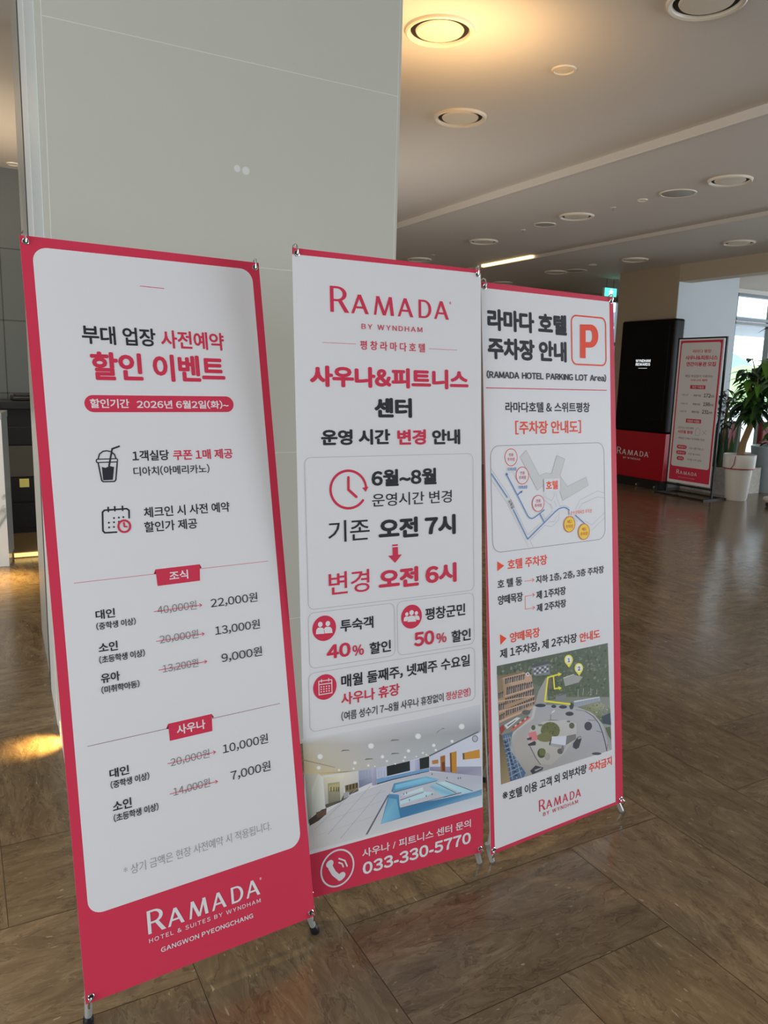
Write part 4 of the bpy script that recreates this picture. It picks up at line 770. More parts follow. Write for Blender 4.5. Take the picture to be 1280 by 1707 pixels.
AERIAL_PICTURE=[
[[[32.5,607.6],[541.9,598.4],[555.0,209.8],[38.6,219.4]],[[72,88,62],[84,98,74],[150,148,150],[150,146,140]]],
[[[32.5,607.6],[541.9,598.4],[545.8,403.6],[310.3,451.2],[186.7,522.3],[31.6,580.8]],[[72,82,62],[80,90,72],[84,94,74],[92,100,78],[88,96,76],[76,86,64]],520,3,9,[[68,78,60],[92,100,82],[106,112,98],[76,86,70],[88,96,86],[60,70,54],[84,92,76],[118,122,108]]],
[[[177.4,580.0],[256.8,580.7],[262.4,537.9],[191.7,546.1]],[[120,122,128]]],
[[[175.2,579.7],[192.8,587.1],[259.0,581.9],[256.6,575.0],[183.8,574.9]],[[70,72,80]]],
[[[190.2,571.1],[198.1,571.0],[197.9,566.4],[190.1,566.5]],[[190,192,196]]],
[[[201.6,570.7],[209.5,570.6],[209.3,566.0],[201.4,566.1]],[[60,62,74]]],
[[[213.0,570.3],[220.9,570.1],[220.8,565.5],[212.8,565.6]],[[190,192,196]]],
[[[224.4,569.8],[232.4,569.7],[232.3,565.1],[224.3,565.2]],[[60,62,74]]],
[[[235.9,569.4],[244.0,569.3],[243.8,564.7],[235.8,564.8]],[[190,192,196]]],
[[[247.5,569.0],[255.6,568.9],[255.4,564.2],[247.4,564.4]],[[60,62,74]]],
[[[190.0,563.2],[197.8,563.1],[197.7,558.5],[189.9,558.6]],[[60,62,74]]],
[[[201.3,562.8],[209.2,562.7],[209.1,558.1],[201.2,558.2]],[[190,192,196]]],
[[[212.8,562.4],[220.7,562.2],[220.6,557.6],[212.6,557.8]],[[60,62,74]]],
[[[224.2,561.9],[232.2,561.8],[232.1,557.2],[224.1,557.3]],[[190,192,196]]],
[[[235.7,561.5],[243.7,561.4],[243.6,556.7],[235.6,556.9]],[[60,62,74]]],
[[[247.3,561.1],[255.4,560.9],[255.2,556.3],[247.2,556.4]],[[190,192,196]]],
[[[189.8,555.4],[197.6,555.2],[197.5,550.6],[189.7,550.8]],[[190,192,196]]],
[[[201.1,554.9],[209.0,554.8],[208.9,550.2],[201.0,550.3]],[[60,62,74]]],
[[[212.5,554.5],[220.5,554.3],[220.4,549.7],[212.4,549.9]],[[190,192,196]]],
[[[224.0,554.0],[232.0,553.9],[231.9,549.2],[223.9,549.4]],[[60,62,74]]],
[[[235.5,553.6],[243.5,553.4],[243.4,548.8],[235.4,548.9]],[[190,192,196]]],
[[[247.1,553.1],[255.2,553.0],[255.0,548.3],[247.0,548.5]],[[60,62,74]]],
[[[32.3,575.9],[56.7,571.3],[132.1,571.9],[178.8,551.8],[191.6,461.9],[184.6,446.8],[36.5,419.9]],[[150,126,96],[178,150,124],[182,152,126],[186,150,128],[170,140,116],[162,136,112],[160,124,92]]],
[[[32.3,575.9],[52.7,573.7],[149.1,570.4],[136.2,565.3],[56.5,564.9],[32.7,561.5]],[[120,104,78]]],
[[[32.7,563.1],[54.4,563.1],[59.0,508.4],[33.4,507.1]],[[130,112,84]]],
[[[65.4,561.2],[72.7,561.2],[72.2,543.3],[64.9,543.3]],[[62,58,58]]],
[[[69.2,554.2],[71.7,556.0],[71.3,543.4],[68.9,543.4]],[[110,100,96]]],
[[[74.9,561.2],[82.2,561.2],[81.6,543.3],[74.3,543.3]],[[62,58,58]]],
[[[78.7,554.2],[81.2,556.0],[80.8,543.4],[78.4,543.4]],[[150,148,150]]],
[[[84.4,561.2],[91.7,561.2],[91.1,543.2],[83.8,543.2]],[[62,58,58]]],
[[[88.2,554.1],[90.7,556.0],[90.3,543.4],[87.9,543.4]],[[150,148,150]]],
[[[93.9,561.2],[101.2,561.2],[100.7,543.2],[93.3,543.2]],[[62,58,58]]],
[[[97.7,554.1],[100.2,555.9],[99.9,543.3],[97.4,543.3]],[[110,100,96]]],
[[[103.4,561.2],[110.8,561.2],[110.3,543.2],[102.9,543.2]],[[62,58,58]]],
[[[107.3,554.1],[109.8,555.9],[109.4,543.3],[107.0,543.3]],[[150,148,150]]],
[[[113.0,561.2],[120.4,561.2],[119.9,543.1],[112.5,543.1]],[[62,58,58]]],
[[[116.9,554.1],[119.4,555.9],[119.1,543.3],[116.6,543.3]],[[150,148,150]]],
[[[122.7,561.2],[130.1,561.2],[129.6,543.1],[122.1,543.1]],[[62,58,58]]],
[[[126.5,554.1],[129.1,555.9],[128.7,543.3],[126.2,543.2]],[[110,100,96]]],
[[[132.3,561.2],[139.8,561.2],[139.3,543.1],[131.8,543.1]],[[62,58,58]]],
[[[136.2,554.1],[138.8,555.9],[138.4,543.2],[135.9,543.2]],[[150,148,150]]],
[[[142.0,561.2],[149.5,561.2],[149.0,543.0],[141.5,543.1]],[[62,58,58]]],
[[[146.0,554.1],[148.5,555.9],[148.2,543.2],[145.7,543.2]],[[150,148,150]]],
[[[155.2,529.2],[162.6,529.3],[162.1,510.4],[154.6,510.3]],[[62,58,58]]],
[[[159.0,521.8],[161.6,523.8],[161.2,510.5],[158.7,510.5]],[[110,100,96]]],
[[[164.8,529.3],[172.3,529.4],[171.7,510.5],[164.3,510.4]],[[62,58,58]]],
[[[168.7,521.9],[171.2,523.9],[170.9,510.6],[168.4,510.5]],[[150,148,150]]],
[[[174.5,529.4],[182.0,529.5],[181.4,510.5],[174.0,510.5]],[[62,58,58]]],
[[[178.4,522.0],[180.9,524.0],[180.6,510.7],[178.1,510.6]],[[150,148,150]]],
[[[70.7,531.3],[77.8,531.2],[77.1,506.2],[70.0,506.3]],[[62,58,58]]],
[[[74.4,521.8],[76.8,523.9],[76.3,506.4],[73.9,506.8]],[[110,100,96]]],
[[[80.0,531.2],[87.1,531.2],[86.4,506.2],[79.2,506.2]],[[62,58,58]]],
[[[83.6,521.7],[86.1,523.9],[85.5,506.4],[83.2,506.7]],[[150,148,150]]],
[[[89.2,531.2],[96.4,531.2],[95.7,506.1],[88.5,506.2]],[[62,58,58]]],
[[[92.9,521.7],[95.4,523.9],[94.8,506.3],[92.5,506.6]],[[150,148,150]]],
[[[98.6,531.2],[105.8,531.2],[105.0,506.1],[97.8,506.1]],[[62,58,58]]],
[[[102.2,521.7],[104.7,523.8],[104.2,506.2],[101.8,506.6]],[[110,100,96]]],
[[[107.9,531.2],[115.1,531.2],[114.4,506.0],[107.2,506.0]],[[62,58,58]]],
[[[111.6,521.6],[114.1,523.8],[113.6,506.2],[111.2,506.5]],[[150,148,150]]],
[[[117.3,531.2],[124.6,531.2],[123.8,505.9],[116.6,506.0]],[[62,58,58]]],
[[[121.0,521.6],[123.5,523.8],[123.0,506.1],[120.6,506.5]],[[150,148,150]]],
[[[126.7,531.2],[134.0,531.2],[133.3,505.9],[126.0,505.9]],[[62,58,58]]],
[[[130.5,521.6],[132.9,523.8],[132.4,506.0],[130.0,506.4]],[[110,100,96]]],
[[[136.2,531.2],[143.5,531.2],[142.8,505.8],[135.5,505.9]],[[62,58,58]]],
[[[139.9,521.5],[142.4,523.7],[141.9,506.0],[139.5,506.3]],[[150,148,150]]],
[[[145.7,531.2],[153.0,531.2],[152.3,505.8],[145.0,505.8]],[[62,58,58]]],
[[[149.5,521.5],[152.0,523.7],[151.5,505.9],[149.0,506.3]],[[150,148,150]]],
[[[36.0,519.5],[41.6,520.1],[41.0,501.0],[35.5,500.5]],[[62,58,58]]],
[[[38.9,512.2],[40.6,514.5],[40.2,501.1],[38.5,500.8]],[[110,100,96]]],
[[[43.3,520.2],[48.9,520.7],[48.3,501.6],[42.7,501.1]],[[62,58,58]]],
[[[46.1,512.9],[47.9,515.2],[47.5,501.8],[45.8,501.5]],[[150,148,150]]],
[[[50.6,520.9],[56.2,521.4],[55.6,502.3],[50.0,501.8]],[[62,58,58]]],
[[[53.4,513.6],[55.2,515.9],[54.8,502.5],[53.1,502.1]],[[150,148,150]]],
[[[63.5,496.7],[70.8,497.1],[70.2,476.0],[62.9,475.6]],[[62,58,58]]],
[[[67.3,488.5],[69.8,491.0],[69.4,476.1],[66.9,475.8]],[[110,100,96]]],
[[[73.0,497.3],[80.4,497.7],[79.8,476.5],[72.4,476.1]],[[62,58,58]]],
[[[76.8,489.0],[79.4,491.5],[78.9,476.7],[76.4,476.3]],[[150,148,150]]],
[[[82.6,497.8],[90.0,498.2],[89.4,477.0],[82.0,476.6]],[[62,58,58]]],
[[[86.4,489.6],[89.0,492.0],[88.5,477.2],[86.0,476.8]],[[150,148,150]]],
[[[92.2,498.4],[99.6,498.8],[99.0,477.5],[91.6,477.1]],[[62,58,58]]],
[[[96.0,490.1],[98.6,492.6],[98.2,477.7],[95.7,477.3]],[[110,100,96]]],
[[[101.9,498.9],[109.3,499.3],[108.7,478.0],[101.2,477.6]],[[62,58,58]]],
[[[105.7,490.6],[108.3,493.1],[107.8,478.2],[105.3,477.8]],[[150,148,150]]],
[[[111.5,499.5],[119.0,499.9],[118.4,478.5],[110.9,478.1]],[[62,58,58]]],
[[[115.4,491.2],[118.0,493.7],[117.6,478.7],[115.0,478.4]],[[150,148,150]]],
[[[121.3,500.0],[128.8,500.5],[128.2,479.0],[120.7,478.6]],[[62,58,58]]],
[[[125.2,491.7],[127.8,494.2],[127.3,479.2],[124.8,478.9]],[[110,100,96]]],
[[[131.0,500.6],[138.6,501.0],[138.0,479.6],[130.4,479.2]],[[62,58,58]]],
[[[134.9,492.3],[137.5,494.7],[137.1,479.7],[134.6,479.4]],[[150,148,150]]],
[[[140.8,501.1],[148.4,501.6],[147.8,480.1],[140.2,479.7]],[[62,58,58]]],
[[[144.8,492.8],[147.4,495.3],[147.0,480.2],[144.4,479.9]],[[150,148,150]]],
[[[150.7,501.7],[158.3,502.1],[157.7,480.6],[150.1,480.2]],[[62,58,58]]],
[[[154.6,493.4],[157.3,495.9],[156.8,480.8],[154.3,480.4]],[[110,100,96]]],
[[[160.6,502.3],[168.2,502.7],[167.6,481.1],[160.0,480.7]],[[62,58,58]]],
[[[164.5,493.9],[167.2,496.4],[166.8,481.3],[164.2,481.0]],[[150,148,150]]],
[[[170.5,502.8],[178.2,503.3],[177.6,481.6],[169.9,481.2]],[[62,58,58]]],
[[[174.5,494.5],[177.1,497.0],[176.7,481.8],[174.1,481.5]],[[150,148,150]]],
[[[180.5,503.4],[188.2,503.9],[187.6,482.2],[179.9,481.8]],[[62,58,58]]],
[[[184.5,495.0],[187.1,497.5],[186.7,482.3],[184.1,482.0]],[[110,100,96]]],
[[[35.9,483.1],[42.8,483.3],[42.2,463.5],[35.3,463.4]],[[62,58,58]]],
[[[39.5,475.4],[41.8,477.5],[41.4,463.7],[39.1,463.5]],[[110,100,96]]],
[[[44.9,483.4],[51.9,483.6],[51.3,463.8],[44.3,463.6]],[[62,58,58]]],
[[[48.5,475.6],[50.9,477.8],[50.5,463.9],[48.1,463.8]],[[150,148,150]]],
[[[54.0,483.6],[61.0,483.8],[60.4,464.0],[53.4,463.8]],[[62,58,58]]],
[[[57.6,475.9],[60.0,478.0],[59.6,464.2],[57.2,464.0]],[[150,148,150]]],
[[[65.7,461.5],[73.0,462.4],[72.3,439.2],[65.1,438.4]],[[62,58,58]]],
[[[69.5,452.6],[72.0,455.6],[71.5,439.4],[69.0,438.7]],[[110,100,96]]],
[[[75.2,462.6],[82.5,463.5],[81.8,440.3],[74.5,439.5]],[[62,58,58]]],
[[[78.9,453.7],[81.4,456.7],[81.0,440.5],[78.5,439.8]],[[150,148,150]]],
[[[84.7,463.8],[92.0,464.7],[91.3,441.4],[84.0,440.6]],[[62,58,58]]],
[[[88.4,454.8],[91.0,457.9],[90.5,441.6],[88.0,440.9]],[[150,148,150]]],
[[[94.2,464.9],[101.5,465.8],[100.9,442.6],[93.5,441.7]],[[62,58,58]]],
[[[97.9,456.0],[100.5,459.0],[100.0,442.7],[97.5,442.0]],[[110,100,96]]],
[[[103.7,466.1],[111.1,467.0],[110.4,443.7],[103.1,442.8]],[[62,58,58]]],
[[[107.5,457.1],[110.1,460.2],[109.6,443.9],[107.1,443.1]],[[150,148,150]]],
[[[113.3,467.3],[120.7,468.2],[120.1,444.8],[112.7,443.9]],[[62,58,58]]],
[[[117.1,458.3],[119.7,461.3],[119.2,445.0],[116.7,444.2]],[[150,148,150]]],
[[[123.0,468.4],[130.4,469.3],[129.7,445.9],[122.3,445.1]],[[62,58,58]]],
[[[126.8,459.4],[129.4,462.5],[128.9,446.1],[126.4,445.4]],[[110,100,96]]],
[[[132.6,469.6],[140.1,470.5],[139.4,447.1],[132.0,446.2]],[[62,58,58]]],
[[[136.5,460.6],[139.1,463.7],[138.6,447.2],[136.1,446.5]],[[150,148,150]]],
[[[142.3,470.8],[149.8,471.7],[149.2,448.2],[141.7,447.3]],[[62,58,58]]],
[[[146.2,461.7],[148.8,464.8],[148.3,448.4],[145.8,447.6]],[[150,148,150]]],
[[[152.1,472.0],[159.6,472.9],[159.0,449.3],[151.4,448.4]],[[62,58,58]]],
[[[156.0,462.9],[158.6,466.0],[158.1,449.5],[155.6,448.8]],[[110,100,96]]],
[[[161.9,473.1],[169.5,474.1],[168.8,450.5],[161.2,449.6]],[[62,58,58]]],
[[[165.8,464.1],[168.4,467.2],[167.9,450.6],[165.4,449.9]],[[150,148,150]]],
[[[171.7,474.3],[179.3,475.3],[178.7,451.6],[171.1,450.7]],[[62,58,58]]],
[[[175.6,465.2],[178.3,468.3],[177.8,451.8],[175.2,451.0]],[[150,148,150]]],
[[[181.6,475.5],[189.2,476.5],[188.6,452.8],[180.9,451.9]],[[62,58,58]]],
[[[185.5,466.4],[188.2,469.5],[187.7,452.9],[185.1,452.2]],[[110,100,96]]],
[[[38.0,447.1],[44.1,448.3],[43.5,429.8],[37.4,428.6]],[[62,58,58]]],
[[[41.1,439.9],[43.1,442.9],[42.7,429.9],[40.8,428.8]],[[110,100,96]]],
[[[46.0,448.6],[52.1,449.8],[51.6,431.2],[45.4,430.1]],[[62,58,58]]],
[[[49.1,441.4],[51.1,444.4],[50.7,431.4],[48.8,430.3]],[[150,148,150]]],
[[[54.0,450.1],[60.2,451.3],[59.6,432.7],[53.4,431.6]],[[62,58,58]]],
[[[57.1,442.9],[59.2,445.9],[58.8,432.9],[56.8,431.8]],[[150,148,150]]],
[[[63.0,505.9],[186.4,510.9],[186.3,506.3],[62.9,501.5]],[[188,152,130]]],
[[[33.9,494.2],[189.1,482.3],[189.0,478.3],[33.7,490.4]],[[188,152,130]]],
[[[36.9,459.9],[191.7,465.2],[191.6,460.6],[36.8,455.5]],[[188,152,130]]],
[[[36.8,429.5],[184.6,446.8],[184.4,439.5],[36.6,422.4]],[[188,152,130]]],
[[[170.2,555.7],[168.7,552.1],[164.7,550.5],[160.0,551.4],[156.2,554.5],[154.8,558.6],[156.4,562.1],[160.3,563.8],[165.1,562.9],[168.9,559.8]],[[210,206,206]]],
[[[166.8,556.3],[165.9,554.4],[163.7,553.5],[161.1,554.0],[159.0,555.7],[158.2,557.9],[159.1,559.9],[161.3,560.8],[163.9,560.3],[166.0,558.6]],[[120,90,90]]],
[[[242.0,530.0],[257.7,528.8],[246.7,450.6],[237.5,439.1],[189.1,449.2],[207.8,491.8]],[[150,148,144],[140,138,130],[146,144,142],[150,148,148],[150,146,140],[150,148,140]]],
[[[248.6,523.8],[266.6,523.8],[265.6,487.1],[247.0,463.9]],[[104,92,80]]],
[[[189.1,449.2],[355.9,414.5],[450.7,370.3],[504.2,327.0],[528.1,264.6],[542.3,209.2],[204.9,216.7],[143.5,217.5],[102.3,274.3],[80.4,319.0],[88.2,369.4],[139.9,397.0]],[[156,156,162],[160,160,166],[164,164,168],[166,165,170],[160,160,168],[165,162,165],[150,147,142],[140,138,134],[158,152,144],[165,158,150],[166,162,158],[160,158,160]]],
[[[84.2,376.8],[94.8,379.3],[175.0,412.4],[184.6,446.8],[197.6,440.8],[183.5,403.9],[109.6,380.8],[90.1,365.7]],[[180,178,176]]],
[[[318.7,513.9],[367.7,518.4],[414.8,501.0],[395.3,485.7],[329.6,484.7]],[[150,150,146]]],
[[[318.8,515.6],[372.4,519.2],[373.3,516.7],[319.2,512.5]],[[190,188,180]]],
[[[289.2,522.9],[321.1,516.9],[329.6,484.7],[288.3,489.3]],[[78,88,66]],30,3,7,[[70,82,60],[56,66,48],[96,104,84],[112,116,98]]],
[[[247.8,493.9],[283.7,486.9],[287.4,449.0],[251.3,453.0]],[[78,88,66]],30,3,7,[[70,82,60],[56,66,48],[96,104,84],[112,116,98]]],
[[[283.7,483.5],[400.1,484.8],[404.2,452.9],[287.8,465.8]],[[78,88,66]],30,3,7,[[70,82,60],[56,66,48],[96,104,84],[112,116,98]]],
[[[283.0,456.7],[333.6,456.7],[334.2,442.9],[287.2,442.3]],[[120,120,130]]],
[[[370.2,421.9],[495.9,413.7],[500.6,398.6],[374.5,402.0]],[[150,158,168]]],
[[[370.3,425.3],[496.9,415.2],[496.8,411.4],[371.1,420.3]],[[190,196,206]]],
[[[377.3,419.7],[379.1,419.7],[379.3,404.5],[377.4,404.5]],[[110,116,126]]],
[[[384.4,419.3],[386.3,419.3],[386.4,404.2],[384.5,404.2]],[[110,116,126]]],
[[[391.5,418.9],[393.4,418.8],[393.5,403.9],[391.6,403.9]],[[110,116,126]]],
[[[398.6,418.4],[400.5,418.4],[400.7,403.5],[398.8,403.6]],[[110,116,126]]],
[[[405.8,418.0],[407.7,418.0],[407.9,403.2],[405.9,403.3]],[[110,116,126]]],
[[[413.0,417.6],[414.9,417.5],[415.0,402.9],[413.1,403.0]],[[110,116,126]]],
[[[420.2,417.1],[422.1,417.1],[422.3,402.6],[420.3,402.7]],[[110,116,126]]],
[[[427.4,416.7],[429.3,416.7],[429.5,402.3],[427.6,402.3]],[[110,116,126]]],
[[[434.6,416.3],[436.6,416.2],[436.8,402.0],[434.8,402.0]],[[110,116,126]]],
[[[441.9,415.8],[443.9,415.8],[444.0,401.6],[442.1,401.7]],[[110,116,126]]],
[[[449.2,415.4],[451.1,415.4],[451.3,401.3],[449.4,401.4]],[[110,116,126]]],
[[[456.5,415.0],[458.5,414.9],[458.7,401.0],[456.7,401.1]],[[110,116,126]]],
[[[463.8,414.5],[465.8,414.5],[466.0,400.7],[464.1,400.7]],[[110,116,126]]],
[[[471.2,414.1],[473.2,414.0],[473.4,400.4],[471.4,400.4]],[[110,116,126]]],
[[[478.6,413.6],[480.5,413.6],[480.8,400.0],[478.8,400.1]],[[110,116,126]]],
[[[486.0,413.2],[487.9,413.2],[488.2,399.7],[486.2,399.8]],[[110,116,126]]],
[[[389.5,435.2],[391.4,434.8],[392.0,462.3],[390.1,462.6]],[[170,172,172]]],
[[[413.4,435.5],[415.3,435.2],[418.2,460.6],[416.3,460.9]],[[170,172,172]]],
[[[451.9,429.5],[453.9,429.1],[454.4,453.5],[452.4,453.9]],[[170,172,172]]],
[[[481.3,427.1],[483.3,426.8],[484.6,444.1],[482.6,444.4]],[[170,172,172]]],
[[[393.4,398.1],[500.5,395.1],[550.1,359.9],[551.6,302.3],[508.9,315.3],[460.4,364.7]],[[112,116,80],[150,150,130],[110,118,96],[60,72,80],[50,62,70],[120,124,84]],70,1.5,4,[[96,104,64],[70,84,56],[176,176,168],[120,126,84],[60,70,52]]],
[[[504.4,341.1],[549.8,345.6],[553.1,300.1],[513.9,314.2]],[[50,62,74]]],
[[[523.7,297.8],[548.9,295.7],[553.1,244.5],[538.2,265.9]],[[84,92,60]]],
[[[374.3,394.1],[378.6,393.9],[426.1,378.0],[421.7,378.2]],[[60,60,64]]],
[[[421.7,378.2],[426.1,378.0],[464.5,352.2],[460.1,352.5]],[[60,60,64]]],
[[[460.1,352.5],[464.5,352.2],[493.5,319.4],[489.1,319.7]],[[60,60,64]]],
[[[489.1,319.7],[493.5,319.4],[510.3,283.7],[505.8,284.0]],[[60,60,64]]],
[[[505.8,284.0],[510.3,283.7],[522.2,248.8],[517.7,249.1]],[[60,60,64]]],
[[[517.7,249.1],[522.2,248.8],[531.6,210.7],[527.1,211.1]],[[60,60,64]]],
[[[476.2,296.0],[478.7,296.9],[508.3,284.1],[505.8,283.3]],[[70,70,74]]],
[[[435.5,343.8],[438.0,344.7],[474.5,334.9],[472.0,334.1]],[[70,70,74]]],
[[[258.9,401.0],[261.2,401.9],[261.6,383.2],[259.4,382.4]],[[70,70,74]]],
[[[249.5,384.5],[251.8,385.4],[306.1,371.8],[303.8,370.9]],[[70,70,74]]],
[[[163.6,315.5],[165.8,316.3],[190.8,270.2],[188.6,269.5]],[[70,70,74]]],
[[[188.6,269.5],[190.8,270.2],[212.2,241.4],[210.0,240.6]],[[70,70,74]]],
[[[532.6,234.9],[535.1,235.7],[532.3,218.5],[529.7,217.6]],[[70,70,74]]],
[[[239.6,437.0],[236.3,434.7],[227.3,434.3],[215.1,436.1],[203.1,439.4],[194.3,443.4],[191.2,447.1],[194.5,449.4],[203.4,449.7],[215.5,448.0],[227.6,444.7],[236.4,440.7]],[[44,48,62]]],
[[[287.2,423.7],[285.5,421.3],[281.2,420.3],[275.3,420.8],[269.4,422.7],[265.2,425.6],[263.7,428.6],[265.3,431.0],[269.7,432.0],[275.5,431.5],[281.4,429.6],[285.7,426.7]],[[50,54,70]]],
[[[338.1,411.4],[335.4,408.9],[328.2,408.1],[318.5,409.3],[308.9,412.2],[301.9,415.9],[299.4,419.5],[302.1,422.0],[309.2,422.7],[318.8,421.5],[328.5,418.7],[335.5,415.0]],[[46,50,58]]],
[[[368.5,408.5],[367.0,402.6],[363.1,398.9],[357.9,398.3],[352.8,401.0],[349.1,406.3],[347.9,412.7],[349.4,418.6],[353.3,422.3],[358.5,422.9],[363.6,420.2],[367.2,414.9]],[[48,52,58]]],
[[[367.9,381.0],[365.1,377.8],[357.9,376.6],[348.0,377.7],[338.3,380.8],[331.2,385.1],[328.7,389.4],[331.4,392.6],[338.6,393.8],[348.4,392.8],[358.2,389.7],[365.3,385.4]],[[40,42,50]]],
[[[457.0,318.0],[454.2,310.7],[446.9,306.6],[437.2,306.6],[427.6,310.9],[420.6,318.3],[418.2,326.7],[421.0,333.9],[428.1,338.1],[437.8,338.0],[447.5,333.8],[454.5,326.5]],[[56,58,70]]],
[[[170.6,428.2],[168.0,424.5],[160.9,422.9],[151.5,423.8],[142.1,426.9],[135.3,431.5],[132.9,436.3],[135.5,440.0],[142.5,441.6],[151.9,440.8],[161.3,437.6],[168.2,433.0]],[[90,88,86]]],
[[[381.6,275.8],[381.1,275.6],[380.7,276.0],[381.2,276.3]],[[60,60,60]]],
[[[386.4,295.6],[400.7,295.7],[404.3,284.4],[390.3,256.4],[375.9,254.6],[361.0,265.1],[363.2,278.4]],[[48,48,54]]],
[[[387.3,293.6],[399.7,294.2],[402.4,286.6],[385.2,287.1]],[[150,150,156]]],
[[[268.2,410.8],[281.0,414.9],[278.1,407.0],[263.5,404.1]],[[200,200,204]]],
[[[163.5,232.3],[187.9,244.5],[223.0,228.9],[218.4,221.6],[174.0,217.9]],[[52,52,56]]],
[[[183.2,230.6],[214.2,231.1],[216.3,228.2],[187.4,224.5]],[[150,150,152]]],
[[[37.3,406.8],[51.9,413.2],[59.7,395.4],[42.8,383.0]],[[150,52,48]]],
[[[56.8,410.5],[110.9,424.7],[127.7,419.4],[68.0,395.1]],[[196,194,196]]],
[[[80.4,390.7],[162.1,416.9],[170.6,410.1],[97.0,385.3]],[[190,96,88]]],
[[[68.3,406.4],[106.4,417.5],[104.7,414.6],[72.4,402.9]],[[70,70,74]]],
[[[91.1,396.4],[97.4,398.3],[99.0,393.7],[93.0,391.7]],[[120,60,56]]],
[[[101.3,399.7],[107.7,401.5],[109.2,396.9],[103.2,395.0]],[[200,190,186]]],
[[[111.5,403.0],[117.9,404.8],[119.5,400.2],[113.5,398.3]],[[120,60,56]]],
[[[121.8,406.2],[128.3,408.1],[129.8,403.5],[123.8,401.5]],[[200,190,186]]],
[[[132.2,409.5],[138.6,411.4],[140.2,406.8],[134.2,404.8]],[[120,60,56]]],
[[[142.5,412.9],[149.1,414.7],[150.6,410.1],[144.6,408.1]],[[200,190,186]]],
[[[153.0,416.2],[159.5,418.1],[161.1,413.4],[155.0,411.5]],[[120,60,56]]],
[[[35.5,387.9],[46.8,378.9],[59.6,324.0],[75.3,218.8],[38.6,219.4]],[[78,66,50],[84,72,54],[100,86,62],[150,130,96],[140,122,92]]],
[[[46.8,380.5],[94.8,380.9],[79.2,351.9],[80.5,322.3],[143.9,230.7],[134.9,218.1],[77.4,219.9],[59.4,317.6]],[[84,100,122],[96,112,132],[72,90,114],[70,96,130],[66,92,124],[74,100,128],[66,88,116],[78,98,122]]],
[[[50.5,366.7],[85.9,365.0],[86.3,363.3],[50.9,364.7]],[[150,160,172]]],
[[[53.3,350.5],[91.4,350.0],[91.7,348.3],[53.7,348.5]],[[150,160,172]]],
[[[56.2,334.3],[96.8,335.0],[97.2,333.3],[56.5,332.2]],[[150,160,172]]],
[[[59.0,318.0],[102.3,319.9],[102.7,318.2],[59.4,316.0]],[[150,160,172]]],
[[[61.9,301.7],[107.8,304.8],[108.2,303.1],[62.2,299.6]],[[150,160,172]]],
[[[64.7,285.3],[113.4,289.7],[113.7,287.9],[65.1,283.3]],[[150,160,172]]],
[[[67.6,269.0],[118.9,274.4],[119.3,272.7],[67.9,266.9]],[[150,160,172]]],
[[[70.4,252.5],[124.4,259.2],[124.8,257.4],[70.8,250.5]],[[150,160,172]]],
[[[73.3,236.1],[130.0,243.9],[130.4,242.1],[73.6,234.0]],[[150,160,172]]],
[[[59.1,376.1],[61.6,376.1],[88.1,223.7],[85.1,223.5]],[[140,152,166]]],
[[[68.2,374.0],[70.7,374.0],[107.1,222.0],[104.1,221.8]],[[140,152,166]]],
[[[77.3,371.9],[79.8,371.9],[126.3,220.3],[123.3,220.1]],[[140,152,166]]],
[[[54.4,357.7],[64.8,356.9],[66.6,348.4],[56.6,349.4]],[[40,58,86]]],
[[[59.0,344.3],[69.4,343.8],[71.2,335.2],[61.2,336.3]],[[40,58,86]]],
[[[63.6,330.9],[74.0,330.7],[75.8,322.1],[65.8,323.2]],[[40,58,86]]],
[[[68.2,317.4],[78.6,317.5],[80.5,308.9],[70.5,310.0]],[[40,58,86]]],
[[[72.8,303.9],[83.3,304.3],[85.1,295.6],[75.1,296.8]],[[40,58,86]]],
[[[77.4,290.3],[87.9,291.0],[89.8,282.3],[79.7,283.6]],[[40,58,86]]],
[[[82.1,276.8],[92.6,277.7],[94.5,269.0],[84.4,270.3]],[[40,58,86]]],
[[[86.7,263.1],[97.3,264.4],[99.2,255.7],[89.1,256.9]],[[40,58,86]]],
[[[91.4,249.5],[102.0,251.0],[103.9,242.3],[93.7,243.6]],[[40,58,86]]],
[[[96.1,235.8],[106.7,237.6],[108.6,228.9],[98.4,230.2]],[[40,58,86]]],
[[[169.6,373.9],[227.1,384.4],[331.5,368.3],[380.3,343.8],[379.3,298.9],[324.2,256.7],[259.1,228.3],[210.1,244.0],[167.9,314.5],[151.4,344.9]],[[176,174,170],[182,178,172],[178,176,174],[178,176,176],[176,172,172],[170,166,162],[166,160,152],[165,160,152],[172,168,162],[176,170,168]]],
[[[302.0,337.2],[298.3,326.6],[288.4,319.2],[273.8,316.1],[256.8,317.7],[240.1,323.9],[226.1,333.5],[216.9,345.2],[213.9,357.2],[217.5,367.7],[227.2,375.1],[241.5,378.3],[258.3,376.9],[275.2,370.9],[289.4,361.3],[298.9,349.4]],[[96,100,58]],70,1.5,4,[[70,78,46],[120,122,70],[84,90,56],[56,62,40],[130,130,88]]],
[[[275.0,319.6],[270.8,313.8],[259.4,311.0],[243.1,311.8],[225.3,316.0],[209.4,322.7],[198.6,330.6],[194.9,338.2],[199.0,343.9],[210.1,346.7],[226.1,346.0],[243.9,341.9],[260.0,335.2],[271.2,327.3]],[[110,108,70]]],
[[[263.8,325.6],[332.5,311.5],[327.1,280.1],[261.0,302.5]],[[196,198,208]]],
[[[261.0,302.5],[327.1,280.1],[322.1,269.2],[256.2,295.2]],[[150,150,154]]],
[[[332.5,311.5],[377.1,308.1],[377.7,290.6],[327.1,280.1]],[[112,110,108]]],
[[[263.8,323.9],[256.2,295.2],[249.6,301.8],[261.5,322.7]],[[70,72,66]]],
